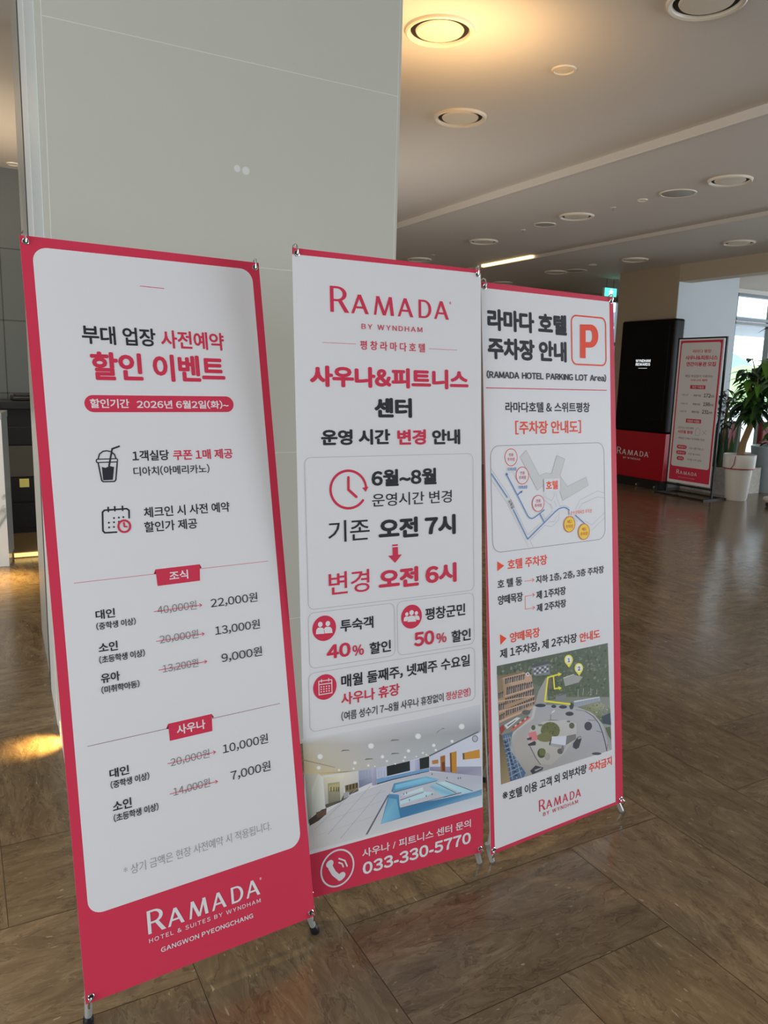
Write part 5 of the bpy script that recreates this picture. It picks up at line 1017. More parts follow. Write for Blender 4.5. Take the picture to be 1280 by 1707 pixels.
[[[158.4,361.5],[191.1,360.7],[199.3,340.5],[196.8,327.7],[164.1,333.7]],[[196,116,120]]],
[[[151.4,344.9],[173.1,344.9],[172.9,336.6],[155.5,337.3]],[[60,60,70]]],
[[[155.2,324.2],[185.8,328.6],[192.2,322.1],[189.8,312.6],[159.3,318.2]],[[52,48,48]]],
[[[191.4,372.3],[189.4,367.6],[184.5,365.6],[178.6,366.9],[173.9,371.1],[172.3,376.6],[174.2,381.2],[179.1,383.3],[185.0,381.9],[189.7,377.8]],[[78,84,62]]],
[[[234.1,275.1],[232.1,268.3],[226.7,263.7],[219.2,262.3],[210.9,264.4],[203.5,269.4],[198.6,276.5],[196.9,284.2],[199.0,290.9],[204.2,295.5],[211.8,296.9],[220.0,295.0],[227.4,289.9],[232.4,282.9]],[[66,70,44]]],
[[[235.1,278.9],[233.5,273.8],[229.1,270.4],[223.0,269.4],[216.3,271.0],[210.3,274.9],[206.3,280.4],[205.0,286.2],[206.6,291.4],[210.9,294.8],[217.0,295.8],[223.7,294.2],[229.7,290.3],[233.7,284.8]],[[96,104,56]]],
[[[255.3,258.1],[252.5,250.8],[245.7,247.6],[237.4,249.6],[230.8,256.2],[228.5,264.7],[231.2,272.0],[238.0,275.2],[246.3,273.2],[252.9,266.7]],[[150,146,140]]],
[[[371.2,338.9],[368.5,333.0],[361.8,330.5],[353.7,332.3],[347.3,337.7],[344.9,344.7],[347.6,350.6],[354.2,353.2],[362.3,351.4],[368.8,345.9]],[[80,86,60]]],
[[[315.0,262.3],[312.2,257.0],[305.2,254.9],[296.7,257.0],[290.0,262.4],[287.5,269.0],[290.2,274.3],[297.2,276.4],[305.7,274.4],[312.5,269.0]],[[86,84,80]]],
[[[319.4,269.9],[317.3,261.6],[312.6,259.1],[308.1,263.8],[306.5,273.0],[308.6,281.2],[313.2,283.7],[317.7,279.0]],[[110,108,104]]],
[[[226.8,372.7],[222.8,370.8],[213.4,371.7],[204.1,374.9],[200.4,378.6],[204.3,380.6],[213.6,379.7],[223.0,376.4]],[[110,112,96]]],
[[[501.8,208.3],[497.0,206.5],[484.6,207.7],[469.3,211.5],[457.1,216.3],[452.5,220.3],[457.2,222.0],[469.5,220.9],[484.8,217.2],[497.2,212.4]],[[66,66,70]]],
[[[352.3,357.6],[349.5,355.7],[342.9,356.2],[336.3,358.6],[333.6,361.7],[336.4,363.5],[343.0,363.0],[349.6,360.6]],[[100,108,90]]],
[[[354.2,420.7],[233.9,456.2],[232.8,450.5],[353.1,414.8]],[[232,206,52]]],
[[[239.1,450.2],[254.6,530.7],[247.5,532.7],[232.0,452.3]],[[232,206,52]]],
[[[248.7,527.2],[304.0,528.3],[302.2,533.8],[247.0,532.7]],[[232,206,52]]],
[[[273.5,529.0],[276.9,485.3],[283.2,484.5],[279.8,528.2]],[[232,206,52]]],
[[[278.7,483.2],[306.9,480.3],[306.1,485.9],[277.9,488.7]],[[232,206,52]]],
[[[297.8,538.8],[315.9,529.7],[299.2,524.3]],[[232,206,52]]],
[[[298.4,490.8],[314.7,482.2],[301.7,476.6]],[[232,206,52]]],
[[[368.8,568.7],[367.5,562.9],[363.8,558.2],[358.2,555.2],[351.5,554.3],[344.4,555.6],[337.8,558.9],[332.5,563.8],[329.1,569.7],[328.0,575.9],[329.4,581.6],[333.0,586.3],[338.5,589.3],[345.2,590.2],[352.3,589.0],[358.9,585.8],[364.3,580.9],[367.7,575.0]],[[232,206,52]]],
[[[331.5,565.8],[364.9,559.9],[349.6,544.9]],[[232,206,52]]],
[[[363.7,569.6],[362.4,564.6],[359.0,560.8],[353.9,558.8],[348.0,558.8],[342.2,560.8],[337.3,564.6],[334.1,569.6],[333.1,575.0],[334.4,579.9],[337.8,583.7],[342.8,585.8],[348.7,585.8],[354.5,583.8],[359.4,580.0],[362.7,575.0]],[[222,222,210]]],
[[[417.3,531.3],[415.9,525.4],[412.2,520.7],[406.5,517.7],[399.7,516.9],[392.4,518.2],[385.7,521.6],[380.3,526.5],[376.8,532.5],[375.7,538.8],[377.1,544.6],[380.8,549.3],[386.4,552.3],[393.2,553.2],[400.4,551.9],[407.2,548.6],[412.7,543.6],[416.2,537.6]],[[232,206,52]]],
[[[379.2,528.6],[413.3,522.3],[397.7,507.6]],[[232,206,52]]],
[[[412.1,532.2],[410.8,527.2],[407.3,523.3],[402.1,521.3],[396.1,521.4],[390.2,523.5],[385.2,527.4],[381.9,532.4],[380.9,537.9],[382.2,542.9],[385.6,546.7],[390.7,548.8],[396.7,548.7],[402.7,546.6],[407.7,542.7],[411.0,537.7]],[[222,222,210]]]]

# ------------------------------------------------------------------ room shell
H1, H2, H3 = 3.34, 3.30, 3.27
def floor_material():
    m = D.materials.new('polished_brown_marble'); m.use_nodes = True; n = m.node_tree; b = n.nodes['Principled BSDF']; L = n.links
    def nd(t, **k):
        x = n.nodes.new(t)
        for a, v in k.items(): x.inputs[a].default_value = v
        return x
    uv = n.nodes.new('ShaderNodeUVMap'); uv.uv_map = 'UVMap'
    at = n.nodes.new('ShaderNodeAttribute'); at.attribute_name = 'Tone'
    mp = nd('ShaderNodeMapping'); mp.inputs['Scale'].default_value = (0.9, 2.6, 1); mp.inputs['Rotation'].default_value = (0, 0, 0.14); L.new(uv.outputs[0], mp.inputs[0])
    warp = nd('ShaderNodeTexNoise', Scale=3.0, Detail=3.0); L.new(mp.outputs[0], warp.inputs['Vector'])
    wv = n.nodes.new('ShaderNodeVectorMath'); wv.operation = 'MULTIPLY_ADD'; wv.inputs[1].default_value = (0.4, 0.4, 0.4); L.new(warp.outputs['Color'], wv.inputs[0]); L.new(mp.outputs[0], wv.inputs[2])
    n1 = nd('ShaderNodeTexNoise', Scale=6.0, Detail=10.0, Roughness=0.7); L.new(wv.outputs[0], n1.inputs['Vector'])
    r1 = n.nodes.new('ShaderNodeValToRGB'); e = r1.color_ramp.elements
    e[0].position = 0.28; e[0].color = rgb(94, 76, 56); e[1].position = 0.74; e[1].color = rgb(150, 130, 102)
    x = e.new(0.5); x.color = rgb(122, 102, 77); L.new(n1.outputs['Fac'], r1.inputs[0])
    def ridge(scale, det, lo, hi):
        t = nd('ShaderNodeTexNoise', Scale=scale, Detail=det, Roughness=0.55); L.new(wv.outputs[0], t.inputs['Vector'])
        s = n.nodes.new('ShaderNodeMath'); s.operation = 'SUBTRACT'; s.inputs[1].default_value = 0.5; L.new(t.outputs['Fac'], s.inputs[0])
        a = n.nodes.new('ShaderNodeMath'); a.operation = 'ABSOLUTE'; L.new(s.outputs[0], a.inputs[0])
        r = nd('ShaderNodeMapRange'); r.inputs['From Min'].default_value = lo; r.inputs['From Max'].default_value = hi; r.inputs['To Min'].default_value = 1; r.inputs['To Max'].default_value = 0; L.new(a.outputs[0], r.inputs['Value']); return r
    v1 = ridge(5.5, 7.0, 0.0, 0.02); v2 = ridge(11.0, 6.0, 0.0, 0.02)
    def mixc(fac, strength, A, col):
        mu = n.nodes.new('ShaderNodeMath'); mu.operation = 'MULTIPLY'; mu.inputs[1].default_value = strength; L.new(fac.outputs[0], mu.inputs[0])
        mx = n.nodes.new('ShaderNodeMix'); mx.data_type = 'RGBA'; L.new(mu.outputs[0], mx.inputs['Factor']); L.new(A, mx.inputs['A']); mx.inputs['B'].default_value = col; return mx.outputs['Result']
    c = mixc(v1, 0.5, r1.outputs[0], rgb(66, 50, 34)); c = mixc(v2, 0.16, c, rgb(190, 172, 140))
    sp = nd('ShaderNodeTexNoise', Scale=26.0, Detail=2.0); L.new(mp.outputs[0], sp.inputs['Vector'])
    sr = nd('ShaderNodeMapRange'); sr.inputs['From Min'].default_value = 0.7; sr.inputs['From Max'].default_value = 0.76; L.new(sp.outputs['Fac'], sr.inputs['Value'])
    c = mixc(sr, 0.55, c, rgb(205, 190, 165))
    tone = n.nodes.new('ShaderNodeMix'); tone.data_type = 'RGBA'; tone.blend_type = 'MULTIPLY'; tone.inputs['Factor'].default_value = 1; L.new(c, tone.inputs['A']); L.new(at.outputs['Color'], tone.inputs['B'])
    L.new(tone.outputs['Result'], b.inputs['Base Color']); b.inputs['Roughness'].default_value = 0.19; b.inputs['Specular IOR Level'].default_value = 0.38
    bn = nd('ShaderNodeTexNoise', Scale=2.2, Detail=2.0); L.new(uv.outputs[0], bn.inputs['Vector'])
    bp = n.nodes.new('ShaderNodeBump'); bp.inputs['Strength'].default_value = 0.05; bp.inputs['Distance'].default_value = 0.02; L.new(bn.outputs['Fac'], bp.inputs['Height']); L.new(bp.outputs[0], b.inputs['Normal'])
    return m
def build_floor():
    random.seed(11); me = D.meshes.new('floor'); V = []; F = []; UVs = []; T = []; MI = []
    T0 = 0.42; g = 0.0011; ox, oy = 0.88, 1.33
    V += [(-9, -9, -0.0015), (17, -9, -0.0015), (17, 17, -0.0015), (-9, 17, -0.0015)]; F.append([0, 1, 2, 3]); UVs += [(0, 0)] * 4; T += [(1, 1, 1, 1)] * 4; MI.append(1)
    for x in range(-22, 38):
        for y in range(-24, 37):
            k = (x - y) % 4
            if k == 0: w, h = 2, 1
            elif k == 3: w, h = 1, 2
            else: continue
            a, b_ = ox + x * T0, oy + y * T0; a1, b1 = a + w * T0, b_ + h * T0; i = len(V)
            V += [(a + g, b_ + g, 0), (a1 - g, b_ + g, 0), (a1 - g, b1 - g, 0), (a + g, b1 - g, 0)]; F.append([i, i + 1, i + 2, i + 3]); MI.append(0)
            du, dv = random.uniform(0, 60), random.uniform(0, 60); s = random.choice((1, -1)); L_, W_ = 2 * T0, T0
            q = [(0, 0), (L_, 0), (L_, W_), (0, W_)] if w == 2 else [(0, W_), (0, 0), (L_, 0), (L_, W_)]
            UVs += [(du + s * p[0], dv + p[1]) for p in q]; t = random.uniform(0.9, 1.12); T += [(t, t * random.uniform(0.97, 1.01), t * random.uniform(0.94, 1.0), 1)] * 4
    me.from_pydata(V, [], F); me.materials.append(floor_material()); me.materials.append(mat('tile_joint', rgb(96, 80, 60), 0.6))
    me.uv_layers.new(name='UVMap'); me.color_attributes.new('Tone', 'FLOAT_COLOR', 'CORNER'); u = me.uv_layers['UVMap']; ca = me.color_attributes['Tone']
    k = 0
    for p, mi in zip(me.polygons, MI):
        p.material_index = mi
        for li in p.loop_indices: u.data[li].uv = UVs[k]; ca.data[li].color = T[k]; k += 1
    o = D.objects.new('floor', me); COL.objects.link(o); return struct(o)
build_floor()

ceil_m = mat('ceiling_paint', rgb(214, 208, 200), 0.7, noise=0.02, nscale=1.5)
wall_m = mat('pale_wall_paint', rgb(205, 205, 200), 0.6)
taupe_m = mat('taupe_paint', rgb(176, 160, 138), 0.6)
slate_m = mat('slate_panel', rgb(84, 88, 86), 0.55)
slate_joint = mat('slate_joint', rgb(50, 52, 52), 0.6)
m = MB(); m.box((-6, -8, H1), (4.7, 11.8, H1 + 0.2), ceil_m); m.box((4.7, -8, H2), (7.3, 11.8, H1 + 0.2), ceil_m); m.box((7.3, -8, H3), (12.25, 11.8, H1 + 0.2), ceil_m); m.box((12.25, -8, H3), (17.5, 9.56, H1 + 0.2), ceil_m)
struct(m.build('ceiling', smooth=False))
strip_m = mat('ceiling_trim_paint', rgb(206, 200, 192), 0.5)
for k, (u0, ht, hb) in enumerate(((4.7, H1, H2 - 0.025), (7.3, H2, H3 - 0.015))):
    m = MB(); m.box((u0 - 0.03, -8, hb), (u0 + 0.02, 11.62, ht + 0.01), strip_m); struct(m.build('trim_%d' % (k + 1), smooth=False, bevel=0.006))
# bulkhead beside the glazed side of the lobby
m = MB(); m.box((9.3, -8, 3.03), (9.55, 8.13, H3 + 0.02), mat('bulkhead_paint', rgb(190, 176, 154), 0.65)); struct(m.build('trim_bulkhead', smooth=False))
# far wall with a glazed doorway
m = MB(); m.box((-6, 11.62, 0), (11.3, 11.8, H1), taupe_m); m.box((12.1, 9.56, 0), (12.25, 11.8, H1), taupe_m); m.box((11.3, 11.62, 3.2), (12.1, 11.8, H1), taupe_m); struct(m.build('wall_far', smooth=False))
# left side of the lobby, behind the reception
m = MB(); m.box((-6, 8.25, 0), (1.9, 8.4, H1), slate_m)
for z in (0.62, 1.303, 1.98, 2.63): m.box((-6, 8.247, z - 0.004), (1.9, 8.25, z + 0.004), slate_joint)
for x in (-1.9, -0.75, 0.432, 1.6): m.box((x - 0.004, 8.247, 0), (x + 0.004, 8.25, H1), slate_joint)
struct(m.build('wall_reception', smooth=False))
m = MB(); m.box((-6.1, -8, 0), (-6, 11.8, H1 + 0.2), wall_m); struct(m.build('wall_left', smooth=False))
m = MB(); m.box((-6.1, -8.1, 0), (9.5, -8, H1 + 0.2), wall_m); struct(m.build('wall_back', smooth=False))

# window wall behind the plants: frame, glass, sill
alu = mat('grey_aluminium', rgb(120, 128, 132), 0.4, 0.3)
glass = D.materials.new('window_glass'); glass.use_nodes = True
gn = glass.node_tree; gn.nodes.clear(); go = gn.nodes.new('ShaderNodeOutputMaterial'); gt = gn.nodes.new('ShaderNodeBsdfTransparent'); gg = gn.nodes.new('ShaderNodeBsdfGlossy'); gm = gn.nodes.new('ShaderNodeMixShader')
gt.inputs[0].default_value = (0.93, 0.97, 0.97, 1); gg.inputs['Roughness'].default_value = 0.02; gm.inputs[0].default_value = 0.06
gn.links.new(gt.outputs[0], gm.inputs[1]); gn.links.new(gg.outputs[0], gm.inputs[2]); gn.links.new(gm.outputs[0], go.inputs[0])
m = MB(); m.box((10.6, 9.4, 0), (12.27, 9.55, H3), wall_m); m.box((12.27, 9.4, 3.2), (17.5, 9.55, H3), wall_m); m.box((12.27, 9.4, 0), (17.5, 9.55, 0.25), wall_m); struct(m.build('wall_window', smooth=False))
m = MB()
for x in (12.27, 13.3, 14.4, 15.5, 16.6): m.box((x, 9.42, 0.25), (x + 0.06, 9.53, 3.2), alu)
for z in (0.25, 2.66, 2.73, 3.15): m.box((12.27, 9.42, z), (17.5, 9.53, z + 0.05), alu)
wf = struct(m.build('window_1', smooth=False))
m = MB(); m.box((12.3, 9.47, 0.28), (17.4, 9.48, 3.17), glass); g_ = m.build('window_glass', wf, smooth=False)
m = MB()
for x in (11.3, 11.68, 12.04): m.box((x, 11.66, 0), (x + 0.06, 11.74, 3.2), alu)
for z in (0.0, 2.3, 3.14): m.box((11.3, 11.66, z), (12.1, 11.74, z + 0.06), alu)
door = struct(m.build('door_1', smooth=False)); m = MB(); m.box((11.36, 11.69, 0.04), (12.04, 11.7, 3.15), glass); m.build('door_glass', door, smooth=False)

# outside: paving, canopy, hills
m = MB(); m.box((-30, 11.8, -0.12), (160, 140, -0.02), mat('outdoor_paving', rgb(200, 200, 196), 0.8)); m.box((12.26, 9.56, -0.12), (160, 11.8, -0.02), mat('outdoor_paving_light', rgb(205, 205, 200), 0.8)); struct(m.build('ground_outside', smooth=False))
m = MB(); m.box((12.4, 11.3, 2.82), (24, 13.2, 3.05), mat('canopy_grey', rgb(150, 160, 176), 0.6)); m.box((12.9, 11.26, 2.86), (16.5, 11.3, 3.0), mat('canopy_pink_band', rgb(200, 150, 160), 0.6)); m.box((23.6, 12.8, -0.1), (23.9, 13.1, 2.83), mat('canopy_post_grey', rgb(140, 148, 160), 0.6))
m.box((12.45, 12.8, -0.1), (12.6, 12.95, 2.83), alu); tag(m.build('entrance_canopy', smooth=False), 'grey canopy with a pink band outside the window behind the plants', 'canopy')
random.seed(3)
def hill(name, y, x0, x1, hf, depth, material, seed):
    random.seed(seed); n = 40; m = MB(); xs = [x0 + (x1 - x0) * i / n for i in range(n + 1)]
    hs = [hf(i / n) + random.uniform(-0.15, 0.15) for i in range(n + 1)]
    for i in range(n):
        a, b = (xs[i], hs[i]), (xs[i + 1], hs[i + 1])
        m.face([(a[0], y, -0.1), (b[0], y, -0.1), (b[0], y + depth * 0.5, b[1]), (a[0], y + depth * 0.5, a[1])], material)
        m.face([(a[0], y + depth * 0.5, a[1]), (b[0], y + depth * 0.5, b[1]), (b[0], y + depth, -0.1), (a[0], y + depth, -0.1)], material)
    return struct(m.build(name))
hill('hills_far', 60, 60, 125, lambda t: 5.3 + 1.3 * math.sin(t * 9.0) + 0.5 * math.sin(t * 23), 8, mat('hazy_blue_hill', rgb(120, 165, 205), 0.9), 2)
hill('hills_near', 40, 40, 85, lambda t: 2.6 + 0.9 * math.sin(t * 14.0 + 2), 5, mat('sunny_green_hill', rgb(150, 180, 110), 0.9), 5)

# ------------------------------------------------------------------ pillars
pillar_m = mat('cream_wall_panel', rgb(196, 195, 184), 0.55, noise=0.02, nscale=3, bump=0.02, bscale=60)
seam_m = mat('panel_seam', rgb(226, 224, 214), 0.5)
side_m = mat('white_side_panel', rgb(222, 228, 226), 0.4)
groove_m = mat('dark_groove', rgb(30, 30, 32), 0.6)
strip_al = mat('satin_aluminium_strip', rgb(200, 200, 194), 0.35, 0.4)
def prism(m, P, z0, z1, mm):
    n = len(P)
    for k in range(n):
        a, b = P[k], P[(k + 1) % n]; m.face([(*a, z0), (*b, z0), (*b, z1), (*a, z1)], mm)
    m.face([(*p, z1) for p in P], mm); m.face([(*p, z0) for p in P[::-1]], mm)
def side(v, o=0.0): return (0.284 + (v - 2.83) * 0.0411 - o, v)   # the pillar's left face, o metres proud of it
def build_pillar():
    m = MB(); u0, u1, v0, v1 = 0.284, 1.592, 2.83, 3.92
    prism(m, [(u0, v0), (u1, v0), (u1, v1), (0.328, v1)], 0, H1, pillar_m)
    for z in (0.56, 1.242, 1.931, 2.624, 3.31): m.box((u0 + 0.02, v0 - 0.0006, z - 0.0013), (u1 - 0.012, v0 + 0.001, z + 0.0013), seam_m)
    for x in (u0 + 0.018, u1 - 0.012): m.box((x - 0.0012, v0 - 0.0006, 0), (x + 0.0012, v0 + 0.001, H1), seam_m)
    return struct(m.build('pillar', smooth=False, bevel=0.002))
pl = build_pillar()
m = MB()
prism(m, [side(2.87), side(2.87, 0.003), side(3.44, 0.003), side(3.44)], 0, H1, side_m); prism(m, [side(3.45), side(3.45, 0.005), side(3.88, 0.005), side(3.88)], 0, H1, mat('white_side_trim', rgb(240, 242, 240), 0.4)); struct(m.build('trim_pillar_side', smooth=False))
m = MB(); prism(m, [side(3.925), (0.6, 3.925), (0.6, 4.1), side(4.1)], 0, H1, groove_m); struct(m.build('trim_pillar_groove', smooth=False))
m = MB(); prism(m, [side(4.12), (0.6, 4.12), (0.6, 4.85), side(4.85)], 0, H1, strip_al); struct(m.build('trim_pillar_edge', smooth=False))
m = MB()
for x, z, r in ((0.93, 2.265, 0.012), (0.962, 2.262, 0.014)): m.lathe((x, 2.8296, z), [(r, 0.0), (r * 0.7, 0.0005), (0, 0.0006)], mat('tape_residue', rgb(222, 222, 216), 0.5), 12, axis=(0, -1, 0))
tag(m.build('tape_residue'), 'two pale tape marks high on the cream pillar panel', 'tape mark')
m = MB(); m.box((9.3, 8.13, 0), (10.62, 9.3, H3), taupe_m); m.box((9.31, 8.127, 0), (10.62, 8.131, H3 - 0.02), mat('daylight_tinted_face', rgb(196, 204, 208), 0.6)); struct(m.build('column', smooth=False))  # window daylight is put into the colour of the column's bluish face

# ------------------------------------------------------------------ ceiling fittings
vent_m = mat('vent_enamel', rgb(226, 216, 198), 0.4); throat_m = mat('vent_throat', rgb(26, 24, 22), 0.7); disc_m = mat('vent_disc_enamel', rgb(232, 224, 208), 0.45)
def make_vent(r):
    t = D.objects.new('ceiling_vent', None); COL.objects.link(t); t.empty_display_size = 0.1
    m = MB(); m.lathe((0, 0, 0), [(r, 0.0), (r * 0.98, -0.014), (r * 0.93, -0.02), (r * 0.86, -0.014), (r * 0.82, 0.0), (r * 0.8, 0.03), (r * 0.82, 0.04), (r * 0.95, 0.03)], vent_m, 48, closed=True); m.build('ring', t)
    m = MB(); m.lathe((0, 0, 0), [(r * 0.86, 0.0005), (r * 0.84, -0.0015), (0, -0.0015)], throat_m, 40)
    m.build('throat', t)
    m = MB(); m.lathe((0, 0, 0), [(0, -0.012), (r * 0.45, -0.016), (r * 0.66, -0.012), (r * 0.69, -0.004), (r * 0.6, 0.0), (0, 0.0)], disc_m, 40); m.build('disc', t)
    return t
def make_light(r):
    t = D.objects.new('downlight', None); COL.objects.link(t); t.empty_display_size = 0.1
    m = MB(); m.lathe((0, 0, 0), [(r, 0.0), (r * 0.96, -0.008), (r * 0.8, -0.01), (r * 0.72, -0.002)], vent_m, 32); m.build('trim_ring', t)
    m = MB(); m.lathe((0, 0, 0), [(r * 0.74, -0.003), (r * 0.5, -0.0055), (0, -0.0065)], mat('lamp_lens', rgb(240, 230, 210), 0.3), 32); m.build('lens', t)
    return t
V0 = make_vent(0.185); used = [False]
def vent(x, y, z, label):
    o = V0 if not used[0] else copy_tree(V0, (0, 0, 0)); used[0] = True
    o.location = (x, y, z); tag(o, label, 'ceiling vent', 'round ceiling vents')
vent(2.33, 3.743, H1, 'round cream ceiling vent in the warm glow beside the pillar top')
vent(3.185, 4.807, H1, 'round cream ceiling vent second from the glow, nearer the ceiling ridge')
vent(3.222, 2.80, H1, 'largest round ceiling vent, cut by the top of the photo')
vent(5.958, 4.756, H2, 'round vent nearest the right edge in the middle ceiling strip')
vent(5.929, 6.627, H2, 'round vent in the middle ceiling strip beside the flat grey speaker')
vent(6.045, 8.467, H2, 'round vent in the middle ceiling strip above the white sauna banner corner')
vent(6.187, 10.282, H2, 'farthest round vent in the middle ceiling strip, beside the pillar edge')
vent(8.417, 6.504, H3, 'round vent near the bulkhead in the far ceiling strip')
vent(8.455, 8.2, H3, 'round vent in the far ceiling strip just before the taupe column')
vent(8.46, 9.843, H3, 'round vent in the far ceiling strip left of the taupe column')
vent(8.667, 11.495, H3, 'farthest round vent, just above the parking banner top edge')
L0 = make_light(0.073); lu = [False]
def light(x, y, z, s, label):
    o = L0 if not lu[0] else copy_tree(L0, (0, 0, 0)); lu[0] = True
    o.location = (x, y, z); o.scale = (s, s, 1); tag(o, label, 'downlight', 'small round downlights')
light(3.221, 3.79, H1, 1.0, 'small round downlight between the two largest vents')
light(5.92, 5.702, H2, 0.7, 'tiny white downlight beside the flat speaker in the middle ceiling strip')
light(8.357, 8.922, H3, 0.82, 'tiny white downlight in the far strip near the taupe column')
light(0.571, 8.052, H1, 0.8, 'small downlight above the slate reception wall')
grey_grille = mat('speaker_grille', rgb(170, 170, 166), 0.6)
for x, y, r, lb in ((5.979, 5.33, 0.167, 'larger flat round ceiling speaker nearer the right edge'), (5.956, 7.174, 0.127, 'smaller flat round ceiling speaker beyond the middle vent'), (8.601, 9.545, 0.17, 'flat round ceiling speaker in the far strip by the column')):
    z = H2 if x < 7 else H3
    t = thing('ceiling_speaker', (x, y, z), lb, 'ceiling speaker', 'flat ceiling speakers')
    m = MB(); m.lathe((x, y, z), [(r, 0), (r * 0.98, -0.008), (r * 0.9, -0.009), (r * 0.88, -0.004)], vent_m, 36); m.build('rim', t)
    m = MB(); m.lathe((x, y, z), [(r * 0.9, -0.001), (r * 0.85, -0.006), (0, -0.0075)], grey_grille, 36); m.build('grille', t)
for x, y, z, lb in ((5.943, 6.11, H2, 'tiny sprinkler head between the flat speaker and the middle vent'), (5.964, 7.568, H2, 'tiny sprinkler head beyond the smaller flat speaker'), (6.136, 9.818, H2, 'tiny sprinkler head near the pillar edge')):
    t = thing('sprinkler', (x, y, z), lb, 'sprinkler', 'ceiling sprinklers')
    m = MB(); m.lathe((x, y, z), [(0.03, 0), (0.028, -0.004), (0.012, -0.006)], vent_m, 16); m.build('escutcheon', t)
    m = MB(); m.lathe((x, y, z), [(0.006, -0.005), (0.006, -0.022), (0.016, -0.024), (0.016, -0.027), (0, -0.027)], chrome, 12); m.build('sprinkler_nozzle', t)
glow = mat('warm_lamp_glow', rgb(255, 220, 160), 0.4, emit=(1.0, 0.72, 0.36, 1), estr=2.0)
m = MB(); m.box((7.225, 8.95, H2 - 0.034), (7.268, 10.15, H2 - 0.001), glow); tag(m.build('strip_lamp', smooth=False), 'lit warm strip lamp set along the far ceiling step', 'strip lamp')

# exit sign
t = thing('exit_sign', (9.72, 9.95, 3.02), 'glowing green exit sign hanging under the ceiling beyond the parking banner', 'exit sign')
m = MB(); m.box((9.60, 9.93, 2.98), (9.88, 9.97, 3.13), mat('sign_case_white', rgb(220, 226, 222), 0.5)); m.build('case', t, bevel=0.004)
m = MB(); m.box((9.61, 9.924, 2.99), (9.87, 9.93, 3.12), mat('exit_green', rgb(40, 200, 160), 0.5, emit=(0.08, 0.85, 0.6, 1), estr=1.6)); fc = m.build('lit_face', t)
m = MB(); wl = mat('exit_white', rgb(240, 250, 245), 0.5, emit=(0.85, 1, 0.95, 1), estr=1.6)
for q in ([(9.69, 3.0), (9.71, 3.0), (9.74, 3.05), (9.72, 3.06)], [(9.77, 3.0), (9.79, 3.005), (9.76, 3.055), (9.735, 3.05)], [(9.72, 3.04), (9.77, 3.04), (9.765, 3.09), (9.725, 3.09)], [(9.7, 3.06), (9.72, 3.085), (9.73, 3.07), (9.71, 3.05)], [(9.765, 3.085), (9.8, 3.065), (9.79, 3.055), (9.76, 3.07)]): m.face([(x, 9.9225, z) for x, z in q], wl)
m.lathe((9.75, 9.9228, 3.102), [(0.011, 0), (0.01, 0.0006), (0, 0.0007)], wl, 12, axis=(0, -1, 0)); m.build('running_figure', fc, smooth=False)
m = MB()
for x in (9.66, 9.82): m.tube([(x, 9.95, 3.13), (x, 9.95, H3)], 0.006, alu, 8)
m.build('hanger', t)

# ------------------------------------------------------------------ reception, left
def marble():
    m = D.materials.new('white_marble'); m.use_nodes = True; n = m.node_tree; b = n.nodes['Principled BSDF']; L = n.links
    tc = n.nodes.new('ShaderNodeTexCoord'); t = n.nodes.new('ShaderNodeTexNoise'); t.inputs['Scale'].default_value = 2.2; t.inputs['Detail'].default_value = 7; t.inputs['Distortion'].default_value = 0.8; L.new(tc.outputs['Object'], t.inputs['Vector'])
    r = n.nodes.new('ShaderNodeValToRGB'); e = r.color_ramp.elements; e[0].position = 0.47; e[0].color = rgb(216, 218, 216); e[1].position = 0.53; e[1].color = rgb(216, 218, 216); x = e.new(0.5); x.color = rgb(140, 144, 146)
    L.new(t.outputs['Fac'], r.inputs[0]); L.new(r.outputs[0], b.inputs['Base Color']); b.inputs['Roughness'].default_value = 0.25; return m
marble_m = marble(); counter_side = mat('counter_shaded_grey', rgb(150, 152, 148), 0.3)  # shade of the counter's end face put into this grey
t = thing('reception_counter', (-0.9, 6.8, 0), 'white veined marble reception counter at the left edge', 'reception counter')
rot = Matrix.Translation((0.289, 6.587, 0)) @ Matrix.Rotation(math.radians(-8.5), 4, 'Z')
m = MB(); m.box((-2.4, 0.012, 0.0), (-0.012, 0.42, 1.15), counter_side, rot); m.build('counter_body', t, smooth=False)
m = MB(); m.box((-2.4, 0.0, 0.0), (0.0, 0.012, 1.15), marble_m, rot); m.build('marble_front', t, smooth=False)
m = MB(); m.box((-0.012, 0.012, 0.0), (0.0, 0.42, 1.15), counter_side, rot); m.build('end_panel', t, smooth=False)
m = MB(); m.box((-2.4, -0.004, 1.15), (0.004, 0.43, 1.2), counter_side, rot); m.build('countertop', t, smooth=False, bevel=0.004)
stone = mat('beige_step_stone', rgb(150, 126, 88), 0.35, noise=0.12, nscale=5)
m = MB(); m.box((0.33, 6.85, 0), (1.9, 8.245, 0.05), stone); struct(m.build('floor_platform', smooth=False, bevel=0.004))
m = MB(); m.box((0.34, 6.842, 0.008), (1.85, 6.849, 0.04), mat('warm_step_led', rgb(255, 210, 120), 0.4, emit=(1.0, 0.66, 0.22, 1), estr=1.1)); tag(m.build('step_light', smooth=False), 'warm glowing light strip along the low step by the counter', 'step light')
t = thing('back_cabinet', (1.1, 7.9, 0.05), 'black cabinet behind the marble counter against the slate wall', 'cabinet')
blk = mat('black_laminate', rgb(24, 24, 24), 0.4); gry = mat('brown_grey_laminate', rgb(74, 70, 62), 0.5); blk2 = mat('black_top_laminate', rgb(30, 32, 34), 0.35)
m = MB(); m.box((0.3, 7.66, 0.05), (1.85, 8.2, 1.18), blk); m.build('cabinet_body', t, smooth=False)
m = MB(); m.box((0.3, 7.58, 1.18), (1.85, 8.2, 1.25), blk2); m.build('worktop', t, smooth=False, bevel=0.006)
